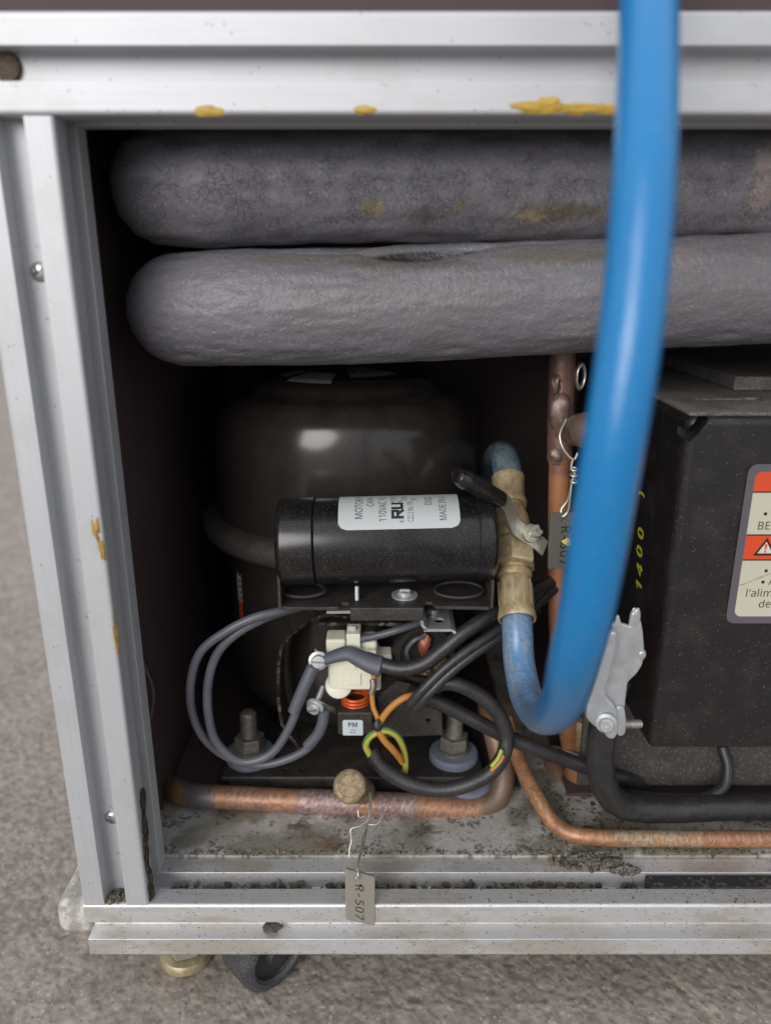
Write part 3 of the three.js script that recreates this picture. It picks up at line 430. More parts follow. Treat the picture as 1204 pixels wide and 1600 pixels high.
{
  const t = thing('stepped_bracket', 'thin zinc plated stepped bracket with a hole, under the black capacitor bracket', 'bracket');
  const zf = -0.052, zc = zf - 0.011, a = path([[510, 957, zf], [578, 956, zf], [650, 955, zf], [656, 958, zf], [660, 978, zf], [666, 984, zf]]).map((v) => v.setZ(zc));
  mesh('rail_bar', strip(a, V(0, 0, 1), 0.022, 0.0014), zinc, t);
  const b = P(662, 985, zf), e = P(705, 985, zf), pl = new THREE.BoxGeometry(e.x - b.x, 0.0014, 0.024).translate((b.x + e.x) / 2, b.y, zf - 0.012);
  const hole = new THREE.CylinderGeometry(0.0028, 0.0028, 0.01, 24).translate(P(685, 967, zf - 0.009).x + 0.0002, b.y, zf - 0.0098);
  mesh('tab', creased(boxUV(cut(pl, hole)), 0.4), zinc, t); mesh('tab_lip', strip([V(e.x, b.y, zf - 0.012), V(e.x + 0.0016, b.y - 0.001, zf - 0.012), V(e.x + 0.0026, b.y - 0.0045, zf - 0.012)], V(0, 0, 1), 0.024, 0.0013), zinc, t);
  mesh('screw', lathe([[0, 0], [0.0032, 0], [0.0032, 0.002], [0, 0.0024]], 20).translate(P(677, 945, zf - 0.018).x, b.y + 0.0008, zf - 0.019), zincYellow, t);
}

// ---------- start relay, overload protector ----------
{
  const t = thing('start_relay', 'cream plastic start relay with an orange red coil on a black base', 'relay'), z = -0.06;
  const m = mesh('housing', join([boxPx(512, 1024, 592, 1080, z, 0.016, 0.0022), boxPx(509, 1000, 540, 1030, z - 0.003, 0.012, 0.0014), boxPx(562, 1002, 589, 1030, z - 0.003, 0.012, 0.0018), boxPx(586, 1024, 612, 1053, z - 0.004, 0.01, 0.0012), boxPx(584, 1040, 595, 1080, z - 0.001, 0.01, 0.0015)]), white, t);
  mesh('front_panel', boxPx(536, 1018, 588, 1078, z + 0.0022, 0.004, 0.0008), white, m); mesh('tower', boxPx(541, 991, 563, 1022, z + 0.0008, 0.012, 0.0007), white, m);
  mesh('lug', boxPx(543, 1053, 564, 1071, z + 0.0029, 0.002, 0.0004), white, m); { const q = P(553, 1043, z + 0.0022); mesh('boss', along(lathe([[0, 0.0006], [0.001, 0.0006], [0.0012, 0], [0, 0]], 16), q, q.clone().add(V(0, 0, 1))), white, m); }
  mesh('flange', along(lathe([[0, 0], [0.0062, 0], [0.0068, 0.0006], [0.0068, 0.0022], [0.0058, 0.003], [0, 0.003]], 32), P(529, 1070, z - 0.004), P(529, 1070, z)), white, m);
  mesh('terminal', strip(path([[547, 1000, z - 0.004], [550, 990, z - 0.004], [549, 978, z - 0.004]]), V(1, 0, 0.2), 0.0042, 0.0007), zinc, t);
  for (let i = 0; i < 3; i++) { const q = P(555, 1084 + i * 5.2, z - 0.006); mesh('coil_turn', new THREE.TorusGeometry(0.0066, 0.00085, 10, 36).rotateX(Math.PI / 2 + 0.1).translate(q.x, q.y, q.z), enamel, t); }
  const base = mesh('base', boxPx(527, 1114, 582, 1148, z + 0.005, 0.017, 0.0008), blackMetal, t);
  const a = P(535, 1125, z + 0.0053), b = P(567, 1149, z + 0.0053), g = new THREE.PlaneGeometry(b.x - a.x, a.y - b.y).translate((a.x + b.x) / 2, (a.y + b.y) / 2, z + 0.0053);
  const s = new THREE.Shape(roundPoly([[a.x, b.y, 0.0004], [b.x, b.y, 0.0004], [b.x, a.y, 0.0012], [a.x, a.y, 0.0012]], 0.001)), lg = new THREE.ShapeGeometry(s), pp = lg.attributes.position, uv = lg.attributes.uv; for (let i = 0; i < pp.count; i++) uv.setXY(i, (pp.getX(i) - a.x) / (b.x - a.x), (pp.getY(i) - b.y) / (a.y - b.y)); lg.translate(0, 0, z + 0.0053);
  mesh('label', lg, std({ map: canvasTex(256, 200, (c) => { c.fillStyle = '#b9c4c9'; c.fillRect(0, 0, 256, 200); c.fillStyle = '#23262c'; c.font = 'bold 84px sans-serif'; c.textAlign = 'center'; c.fillText('PM', 128, 92); c.font = '66px sans-serif'; c.fillText('22', 128, 168); }), roughness: 0.5 }), base);
  // terminal screws
  const sc = (p, d, n) => { const s2 = mesh(n, along(join([lathe([[0, 0], [0.0047, 0], [0.0047, 0.001], [0.0041, 0.0012], [0.0041, 0.0013], [0.0034, 0.0014], [0.0034, 0.003], [0.003, 0.0036], [0, 0.0038]], 32)]), p, p.clone().add(d)), zinc, t); mesh('slot', along(new THREE.BoxGeometry(0.006, 0.0005, 0.0008).translate(0, 0.0038, 0), p, p.clone().add(d)), steelOld, s2); };
  sc(P(497, 1032, -0.056), V(0.1, 0.25, 1).normalize(), 'terminal_screw'); mesh('terminal', strip(path([[492, 1022, -0.058], [505, 1030, -0.059], [520, 1036, -0.062]]), V(0, 1, 0.2), 0.0065, 0.0008), zinc, t);
  sc(P(493, 1102, -0.053), V(-0.45, -0.3, 1).normalize(), 'terminal_screw'); mesh('terminal', strip(path([[500, 1100, -0.054], [512, 1106, -0.056], [523, 1110, -0.06]]), V(0, 1, 0.4), 0.0042, 0.0009), zincYellow, t);
  mesh('screw_shank', along(thread(0.0016, 0.0105, 0.0007), P(494, 1098, -0.056), P(504, 1074, -0.066)), zinc, t);
}
{
  const t = thing('overload_protector', 'round black overload protector with copper contacts beside the relay', 'protector'), c = P(660, 1014, -0.074);
  mesh('case', along(lathe([[0, 0], [0.0155, 0], [0.0162, 0.001], [0.0162, 0.006], [0.0148, 0.008], [0.0125, 0.008], [0.0118, 0.006], [0, 0.006]], 56), c, c.clone().add(V(0.1, 0.12, 1))), std({ color: rgb(0.022, 0.02, 0.019), roughness: 0.35 }), t);
  mesh('contact', lump(P(663, 1008, -0.066), 0.0028, 0.0055, 0.0016, 0.4, 61), std({ color: rgb(0.3, 0.11, 0.07), metalness: 0.5, roughness: 0.4 }), t);
  mesh('contact', lump(P(670, 1050, -0.066), 0.0042, 0.0024, 0.0016, 0.5, 62), std({ color: rgb(0.13, 0.08, 0.055), metalness: 0.5, roughness: 0.45 }), t);
  mesh('screw', along(lathe([[0, 0], [0.0042, 0], [0.0042, 0.0042], [0.0034, 0.005], [0, 0.0052]], 28), P(688, 1040, -0.068), P(692, 1032, -0.06)), brassOld, t);
  mesh('jumper_wire', tube(path([[640, 1036, -0.066], [636, 1015, -0.062], [648, 1000, -0.061], [662, 995, -0.063]]), 0.0011, { seg: 24, rad: 10 }), greyWire, t);
}

// ---------- wires and cables ----------
const cable = (name, pts, w, m, label, cat, grp, opt = {}) => single(name, tube(path(pts), M(pts[1][0], pts[1][1], pts[1][2], w) / 2, { seg: 110, rad: 20, ...opt }), m, label, cat, grp);
const cableT = (name, label, cat, grp) => thing(name, label, cat, grp);
{
  const sleeve = std({ color: rgb(0.085, 0.088, 0.11), roughness: 0.5, bumpMap: T.grain, bumpScale: 0.0001 });
  const a = cableT('grey_wire', 'grey wire of the bigger loop, ending at the lower relay screw', 'wire', 'grey capacitor wires');
  mesh('insulation', tube(path([[505, 935, -0.062], [470, 945, -0.055], [437, 955, -0.048], [395, 966, -0.044], [353, 987, -0.043], [314, 1018, -0.043], [298, 1068, -0.045], [302, 1118, -0.048], [322, 1157, -0.05], [358, 1184, -0.052], [399, 1195, -0.052], [446, 1187, -0.052], [484, 1166, -0.052], [503, 1135, -0.052], [507, 1118, -0.0525]]), 0.0021, { seg: 160, rad: 18 }), greyWire, a);
  mesh('crimp_sleeve', tube(path([[480, 1166, -0.052], [497, 1146, -0.052], [504, 1128, -0.052], [506, 1112, -0.0525]]), 0.0028, { seg: 30, rad: 20 }), sleeve, a);
  const b = cableT('grey_wire', 'grey wire of the tighter loop, ending at the round head screw on the relay', 'wire', 'grey capacitor wires');
  mesh('insulation', tube(path([[500, 940, -0.064], [460, 950, -0.056], [415, 965, -0.049], [372, 988, -0.046], [341, 1019, -0.046], [326, 1063, -0.046], [326, 1118, -0.046], [340, 1162, -0.046], [377, 1190, -0.0465], [421, 1179, -0.047], [452, 1137, -0.049], [466, 1100, -0.05], [478, 1066, -0.052], [490, 1042, -0.0545]]), 0.0022, { seg: 160, rad: 18 }), greyWire, b);
  mesh('crimp_sleeve', tube(path([[459, 1112, -0.05], [469, 1087, -0.051], [479, 1064, -0.052], [489, 1042, -0.054]]), 0.0031, { seg: 30, rad: 20 }), sleeve, b);
  const c = cableT('power_cable', 'black power cable rising from the relay towards the brass valve', 'cable');
  mesh('sheath', tube(path([[572, 1029, -0.056], [600, 1040, -0.052], [630, 1045, -0.05], [662, 1037, -0.05], [690, 1016, -0.052], [726, 987, -0.055], [775, 956, -0.062], [830, 926, -0.075], [880, 900, -0.095], [930, 880, -0.12]]), 0.0037, { seg: 110, rad: 20 }), rubber, c);
  mesh('heat_shrink', tube(path([[509, 1030, -0.0565], [528, 1024, -0.0555], [545, 1021, -0.055], [560, 1028, -0.0545], [582, 1038, -0.053], [594, 1041, -0.0525]]), (f) => 0.0036 + 0.0022 * f, { seg: 50, rad: 20, flat: (a2, f) => 1 - 0.25 * Math.abs(Math.sin(a2)) * (1 - f * 0.5) }), sleeve, c);
  single('grey_lead', tube(path([[562, 999, -0.062], [590, 993, -0.06], [625, 983, -0.06], [668, 968, -0.066], [700, 955, -0.08]]), 0.0019, { seg: 50, rad: 14 }), greyWire, 'thin slate grey lead from the relay top to beneath the zinc bracket', 'wire');
  const tw = path([[640, 1100, -0.046], [658, 1080, -0.045], [690, 1048, -0.047], [725, 1020, -0.05], [770, 990, -0.056], [800, 968, -0.062], [845, 925, -0.078], [890, 890, -0.1]]);
  single('twin_lead', join([tube(tw, 0.0024, { seg: 90, rad: 16 }), tube(tw.map((p) => p.clone().add(V(0.0028, -0.0026, -0.0005))), 0.0024, { seg: 90, rad: 16 })]), rubber, 'flat black twin lead, cut end above the orange wire', 'cable');
  const l = cableT('looped_cable', 'round black cable looped about the right hand mounting bolt with its end stripped', 'cable');
  mesh('sheath', tube(path([[660, 1078, -0.056], [700, 1067, -0.054], [742, 1082, -0.053], [776, 1112, -0.052], [791, 1150, -0.05], [785, 1182, -0.047], [765, 1208, -0.044], [730, 1226, -0.042], [690, 1234, -0.042], [650, 1228, -0.043], [615, 1212, -0.045], [590, 1192, -0.047], [580, 1172, -0.049]]), 0.0038, { seg: 150, rad: 22 }), rubber, l);
  mesh('bared_core', join([tube(path([[784, 1172, -0.0425], [778, 1186, -0.0412], [768, 1198, -0.0403]]), 0.0013, { seg: 16, rad: 10 })]), greenYellow, l);
  mesh('bared_core', tube(path([[786, 1180, -0.0418], [780, 1191, -0.0407], [767, 1204, -0.0395]]), 0.0011, { seg: 16, rad: 10 }), orangeWire, l);
  cable('black_cable', [[640, 1080, -0.062], [690, 1100, -0.062], [740, 1125, -0.061], [800, 1155, -0.06], [870, 1182, -0.06], [950, 1210, -0.064], [1010, 1222, -0.075]], 24, rubber, 'straight black cable sloping down behind the blue hose bend', 'cable');
  const o = cableT('orange_wire', 'orange wire spliced below the relay and running down into the black cable', 'wire');
  mesh('core', tube(path([[581, 1046, -0.0535], [584, 1062, -0.052], [581, 1082, -0.05], [583, 1105, -0.048], [590, 1124, -0.046], [588, 1140, -0.045], [600, 1158, -0.045], [618, 1178, -0.0465], [628, 1192, -0.049]]), 0.0013, { seg: 70, rad: 12 }), orangeWire, o);
  mesh('core', tube(path([[652, 1086, -0.05], [632, 1090, -0.047], [612, 1104, -0.046], [596, 1124, -0.0455], [590, 1136, -0.0445], [598, 1154, -0.0435], [614, 1172, -0.0445], [624, 1184, -0.047]]), 0.0017, { seg: 70, rad: 12 }), orangeWire, o);
  mesh('splice', lump(P(590, 1135, -0.0432), 0.0021, 0.0034, 0.0019, 0.3, 71), rubber, o);
  mesh('bared_strands', tube(path([[582, 1062, -0.051], [583, 1072, -0.0495], [580, 1084, -0.0485]]), 0.0016, { seg: 20, rad: 10 }), std({ color: rgb(0.2, 0.17, 0.14), metalness: 0.6, roughness: 0.4 }), o);
  cable('earth_wire', [[578, 1180, -0.047], [571, 1164, -0.0455], [580, 1149, -0.0445], [600, 1141, -0.045], [618, 1148, -0.047], [630, 1170, -0.051], [633, 1198, -0.053], [631, 1208, -0.054]], 11, greenYellow, 'green and yellow striped earth wire curling under the relay', 'wire');
}

// ---------- copper pipes ----------
const copperA = [0.46, 0.235, 0.125], copperB = [0.3, 0.165, 0.105], purple = [0.17, 0.1, 0.1], greyB = [0.13, 0.125, 0.13], brownC = [0.13, 0.075, 0.055];
const nz = (p, k, s) => fbm(p.x * k + 7, (p.y * 1.3 + p.z) * k + 7, 64, 4, s);
{
  const t = thing('suction_pipe', 'patchy copper pipe with brazed joint lying along the sheet, holding the front service cap', 'pipe'), z = -0.063, X = (px) => P(px, 1252, z).x;
  const pts = [P(262, 1205, -0.16), P(255, 1212, -0.125), P(258, 1222, -0.095), P(275, 1236, -0.072), P(310, 1243, -0.0635), P(380, 1247, z), P(480, 1252, z), P(600, 1257, z), P(680, 1261, z), P(738, 1264, -0.064), P(775, 1248, -0.068), P(786, 1212, -0.075), P(778, 1170, -0.085), P(768, 1130, -0.095), P(762, 1100, -0.11)];
  const col = (p) => {
    let c = mix(copperA, copperB, nz(p, 60, 301)); const n = nz(p, 90, 303), b = (x0, x1, w) => sm(X(x0) - w, X(x0) + w, p.x + (n - 0.5) * 0.008) * (1 - sm(X(x1) - w, X(x1) + w, p.x + (n - 0.5) * 0.008)), w = 0.0012;
    c = mix(c, [0.17, 0.1, 0.085], 0.75 * sm(0.5, 0.64, nz(p, 45, 309))); c = mix(c, [0.36, 0.25, 0.05], 0.8 * b(262, 296, w) * sm(0.45, 0.6, n)); c = mix(c, [0.13, 0.135, 0.16], 0.85 * b(288, 336, w)); c = mix(c, brownC, 0.9 * (1 - sm(X(262), X(275), p.x))); c = mix(c, purple, 0.8 * b(400, 420, w) * sm(0.5, 0.62, n));
    const br = mix([0.22, 0.13, 0.12], [0.36, 0.28, 0.26], sm(0.35, 0.7, nz(p, 160, 305))); c = mix(c, br, b(468, 556, w)); c = mix(c, br, b(588, 652, w)); c = mix(c, [0.16, 0.115, 0.085], 0.95 * sm(X(742), X(757), p.x + (n - 0.5) * 0.004)); if (p.z < -0.078) c = mix(c, copperB, 0.6);
    return c;
  };
  mesh('pipe', tube(pts, 0.0061, { seg: 320, rad: 32, bump: (f, a, p) => { const on = sm(X(468), X(480), p.x) * (1 - sm(X(645), X(655), p.x)); return on * 0.0006 * (nz(p, 130, 307) + 0.2); }, col }), copperMat, t);
  mesh('braze_drip', lump(P(503, 1272, -0.06), 0.0046, 0.0022, 0.003, 0.35, 73), std({ color: rgb(0.3, 0.19, 0.18), roughness: 0.5, metalness: 0.2 }), t);
  // access valve and dust cap, pointing at the viewer
  const c0 = P(566, 1236, -0.062), c1 = P(545, 1228, -0.028), d = c1.clone().sub(c0), L = d.length();
  mesh('valve_stem', along(lathe([[0, 0], [0.0068, 0], [0.0062, 0.006], [0.005, 0.008], [0.005, L - 0.012], [0, L - 0.012]], 32), c0, c1), brassOld, t);
  const knurl = lathe([[0, L - 0.0165], [0.0062, L - 0.0165], [0.0072, L - 0.0155], [0.0072, L - 0.0075], [0.0079, L - 0.0068], [0.0081, L - 0.004], [0.0078, L - 0.001], [0.0066, L], [0.0052, L], [0.005, L - 0.0004], [0, L - 0.0003]], 56);
  const ridge = []; for (let i = 0; i < 36; i++) { const a = i / 36 * Math.PI * 2; ridge.push(new THREE.BoxGeometry(0.0006, 0.0075, 0.0006).translate(0.0073, L - 0.0115, 0).rotateY(a)); }
  const capm = mesh('dust_cap', along(knurl, c0, c1), brassOld, t); mesh('knurling', along(join(ridge), c0, c1), brassOld, capm);
  // tag wire + tag
  const w = thing('tag', 'small grey metal tag stamped R-507 hanging in front of the bottom rail', 'tag', 'stamped metal tags'), r = 0.0004;
  mesh('wire', join([tube(path([[578, 1239, -0.046], [580, 1262, -0.0395], [575, 1285, -0.033], [569, 1315, -0.02], [562, 1335, -0.008], [557, 1358, 0.0015], [556, 1372, 0.0035]]), r, { seg: 60, rad: 8 }), tube(path([[577, 1238, -0.047], [577, 1262, -0.0385], [573, 1290, -0.031], [566, 1312, -0.02], [564, 1332, -0.0085], [560, 1350, 0], [559, 1368, 0.005], [560, 1375, 0.0045]]), r, { seg: 60, rad: 8 }), tube(path([[576, 1280, -0.034], [563, 1290, -0.031], [548, 1296, -0.03], [549, 1312, -0.028], [546, 1326, -0.026], [545, 1340, -0.024]]), r, { seg: 50, rad: 8 }), tube(path([[559, 1266, -0.039], [561, 1277, -0.037], [571, 1274, -0.036]]), r, { seg: 20, rad: 8 }), tube(path([[575, 1288, -0.032], [588, 1288, -0.032], [598, 1274, -0.036]]), r, { seg: 20, rad: 8 })]), wireMetal, w);
  tagPlate(w, [[540, 1357], [584, 1369], [583, 1442], [541, 1434]], 0.004, [559, 1376], 'R-507', 0.0016, 1);
}
function tagPlate(w, quad, z, holeAt, text, th, tone) {
  const q = quad.map(([x, y], i) => P(x, y, z - (i === 1 || i === 2 ? 0.004 : 0))), ex = q[1].clone().sub(q[0]), ey = q[3].clone().sub(q[0]), n = ex.clone().cross(ey).normalize(); if (n.z < 0) n.negate();
  const W = ex.length(), H = ey.length(), sh = new THREE.Shape(roundPoly([[0, 0], [W, 0], [W, -H], [0, -H]], 0.0006)), h = P(holeAt[0], holeAt[1], z).sub(q[0]), hu = h.dot(ex) / W, hv = -h.dot(ey) / H, hp = new THREE.Path(); hp.absellipse(hu, hv, 0.0011, 0.001, 0, Math.PI * 2); sh.holes.push(hp);
  const g = new THREE.ExtrudeGeometry(sh, { depth: th, bevelEnabled: true, bevelThickness: 0.0002, bevelSize: 0.0002, bevelSegments: 1 }), p = g.attributes.position, uv = new Float32Array(p.count * 2);
  for (let i = 0; i < p.count; i++) { uv[i * 2] = p.getX(i) / W; uv[i * 2 + 1] = 1 + p.getY(i) / H; } g.setAttribute('uv', new THREE.BufferAttribute(uv, 2));
  g.applyMatrix4(new THREE.Matrix4().makeBasis(ex.clone().normalize(), ey.clone().normalize().negate(), n)); g.translate(q[0].x - n.x * th / 2, q[0].y - n.y * th / 2, q[0].z - n.z * th / 2);
  const draw = (bg, fg) => (c, cw, ch) => { c.fillStyle = bg; c.fillRect(0, 0, cw, ch); seed = 5; if (fg !== '#000') for (let i = 0; i < 500; i++) { c.fillStyle = `rgba(60,55,50,${0.15 * rnd()})`; c.fillRect(rnd() * cw, rnd() * ch, 4, 3); } c.save(); c.translate(cw * 0.31, ch * 0.22); c.rotate(Math.PI / 2); c.fillStyle = fg; c.font = `${Math.round(cw * 0.42)}px monospace`; c.fillText(text, 0, 0); c.restore(); };
  const map = canvasTex(256, 440, draw('#a3a19b', '#4d4a46')), b = canvasTex(256, 440, draw('#fff', '#000')); b.colorSpace = THREE.NoColorSpace;
  mesh('plate', g, std({ map, bumpMap: b, bumpScale: 0.0003, metalness: 0.4, roughness: 0.45, color: rgb(tone, tone * 0.97, tone * 0.93) }), w);
}
{
  const t = thing('discharge_pipe', 'upright reddish copper pipe with brazed access valve beside the brass ball valve', 'pipe'), z = -0.088;
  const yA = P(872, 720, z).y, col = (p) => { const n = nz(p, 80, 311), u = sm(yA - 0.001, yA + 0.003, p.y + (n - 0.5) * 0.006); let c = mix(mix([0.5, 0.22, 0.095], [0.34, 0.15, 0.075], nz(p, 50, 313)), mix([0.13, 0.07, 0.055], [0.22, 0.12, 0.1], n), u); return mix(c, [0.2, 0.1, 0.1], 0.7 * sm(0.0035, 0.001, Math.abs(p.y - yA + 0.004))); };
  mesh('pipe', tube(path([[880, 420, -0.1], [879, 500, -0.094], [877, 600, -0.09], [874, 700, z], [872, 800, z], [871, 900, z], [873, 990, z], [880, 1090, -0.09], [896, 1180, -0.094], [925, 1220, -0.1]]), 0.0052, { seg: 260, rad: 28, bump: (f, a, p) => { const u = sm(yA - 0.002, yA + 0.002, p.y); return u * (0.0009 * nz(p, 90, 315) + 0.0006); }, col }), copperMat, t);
  mesh('braze', join([lump(P(872, 712, z + 0.004), 0.0048, 0.0045, 0.003, 0.3, 75), lump(P(875, 640, z + 0.004), 0.0048, 0.009, 0.004, 0.3, 76), lump(P(868, 600, z + 0.005), 0.0018, 0.004, 0.002, 0.4, 77)]), std({ map: tex(128, 128, (u, v) => mix([0.11, 0.07, 0.06], [0.24, 0.17, 0.15], fbm(u, v, 12, 3, 317)), 0.02), metalness: 0.3, roughness: 0.4 }), t);
  const c0 = P(876, 672, z), c1 = P(912, 672, -0.062), L = c0.distanceTo(c1);
  mesh('valve_stem', along(lathe([[0, 0], [0.005, 0.002], [0.0048, L], [0, L]], 24), c0, c1), brassOld, t);
  mesh('dust_cap', along(lathe([[0, L - 0.006], [0.0075, L - 0.006], [0.0078, L - 0.003], [0.0078, L + 0.002], [0.0082, L + 0.0026], [0.0082, L + 0.0045], [0.0074, L + 0.009], [0.005, L + 0.012], [0, L + 0.0125]], 40), c0, c1), std({ color: rgb(0.26, 0.18, 0.14), metalness: 0.55, roughness: 0.38 }), t);
  const w = thing('tag', 'tag with yellow paint wired to the access valve, partly behind the blue hose', 'tag', 'stamped metal tags'), r = 0.00065;
  const zz = -0.066; mesh('wire', join([tube(path([[884, 655, zz], [874, 680, zz + 0.004], [880, 702, zz + 0.006], [896, 718, zz + 0.006], [902, 708, zz + 0.006]]), r, { seg: 40, rad: 8 }), tube(path([[895, 716, zz + 0.007], [892, 730, zz + 0.007], [897, 740, zz + 0.0075], [893, 752, zz + 0.007], [890, 775, zz + 0.007], [886, 800, zz + 0.006], [878, 807, zz + 0.006], [876, 797, zz + 0.005], [886, 782, zz + 0.005], [892, 760, zz + 0.006]]), r, { seg: 80, rad: 8 }), ...[733, 742, 752].map((y) => { const q = P(896, y, zz + 0.007); return new THREE.TorusGeometry(0.0014, r, 8, 20).rotateX(Math.PI / 2 + 0.3).translate(q.x, q.y, q.z); })]), wireMetal, w);
  tagPlate(w, [[860, 802], [912, 800], [906, 880], [856, 888]], zz + 0.007, [879, 812], 'R-507', 0.0012, 0.38);
  mesh('paint_spot', join([lump(P(884, 846, zz + 0.0068), 0.0018, 0.0012, 0.0005, 0.5, 78), lump(P(890, 850, zz + 0.0062), 0.0016, 0.001, 0.0005, 0.5, 79)]), std({ color: rgb(0.6, 0.5, 0.08), roughness: 0.5 }), w);
  // thin tube along the floor and the thick pipe behind
  const c2 = (p) => { const n = nz(p, 70, 321), xg0 = P(945, 1308, -0.046).x, xg1 = P(1080, 1308, -0.046).x; let c = mix([0.44, 0.22, 0.11], [0.28, 0.145, 0.085], sm(0.35, 0.65, nz(p, 18, 323))); if (p.x > xg0 && p.x < xg1) c = mix(c, [0.3, 0.33, 0.26], 0.85 * sm(0.52, 0.62, fbm((p.x + p.y * 1.2) * 220 + 5, p.y * 20 + 5, 64, 2, 325))); return mix(c, [0.12, 0.075, 0.05], 0.5 * sm(0.56, 0.7, n)); };
  single('liquid_line', tube(path([[790, 1120, -0.092], [800, 1160, -0.084], [815, 1200, -0.072], [838, 1245, -0.057], [862, 1283, -0.046], [890, 1302, -0.039], [940, 1309, -0.0362], [1020, 1310, -0.0362], [1110, 1311, -0.0362], [1204, 1311, -0.0362], [1350, 1311, -0.0362]]), 0.0041, { seg: 260, rad: 24, col: c2 }), copperMat, 'thin bright copper tube bending down and running right along the dirty sheet', 'pipe');
  single('return_pipe', tube(path([[868, 1175, -0.11], [866, 1200, -0.1], [880, 1226, -0.09], [912, 1236, -0.084], [950, 1238, -0.084], [1000, 1238, -0.09]]), 0.0062, { seg: 80, rad: 24, col: (p) => mix(brownC, copperB, nz(p, 60, 331)) }), copperMat, 'dull brown copper pipe end behind the black conduit', 'pipe');
  const f = thing('pipe_fitting', 'pale brass fitting standing behind the black conduit by the zinc clamp', 'fitting'), q = P(905, 1200, -0.09); mesh('hex_nut', hex(0.0095, 0.012).translate(q.x, q.y + 0.002, -0.09), steelOld, f); mesh('neck', thread(0.0058, 0.018, 0.0012).translate(q.x + 0.001, q.y + 0.0135, -0.09), brass, f);
  mesh('stub', lathe([[0, 0], [0.0085, 0], [0.008, 0.012], [0, 0.012]], 24).translate(q.x, YR + 0.0012, -0.09), copperMatPlain(), f);
}
function copperMatPlain() { return std({ color: rgb(0.3, 0.15, 0.07), metalness: 0.4, roughness: 0.45 }); }

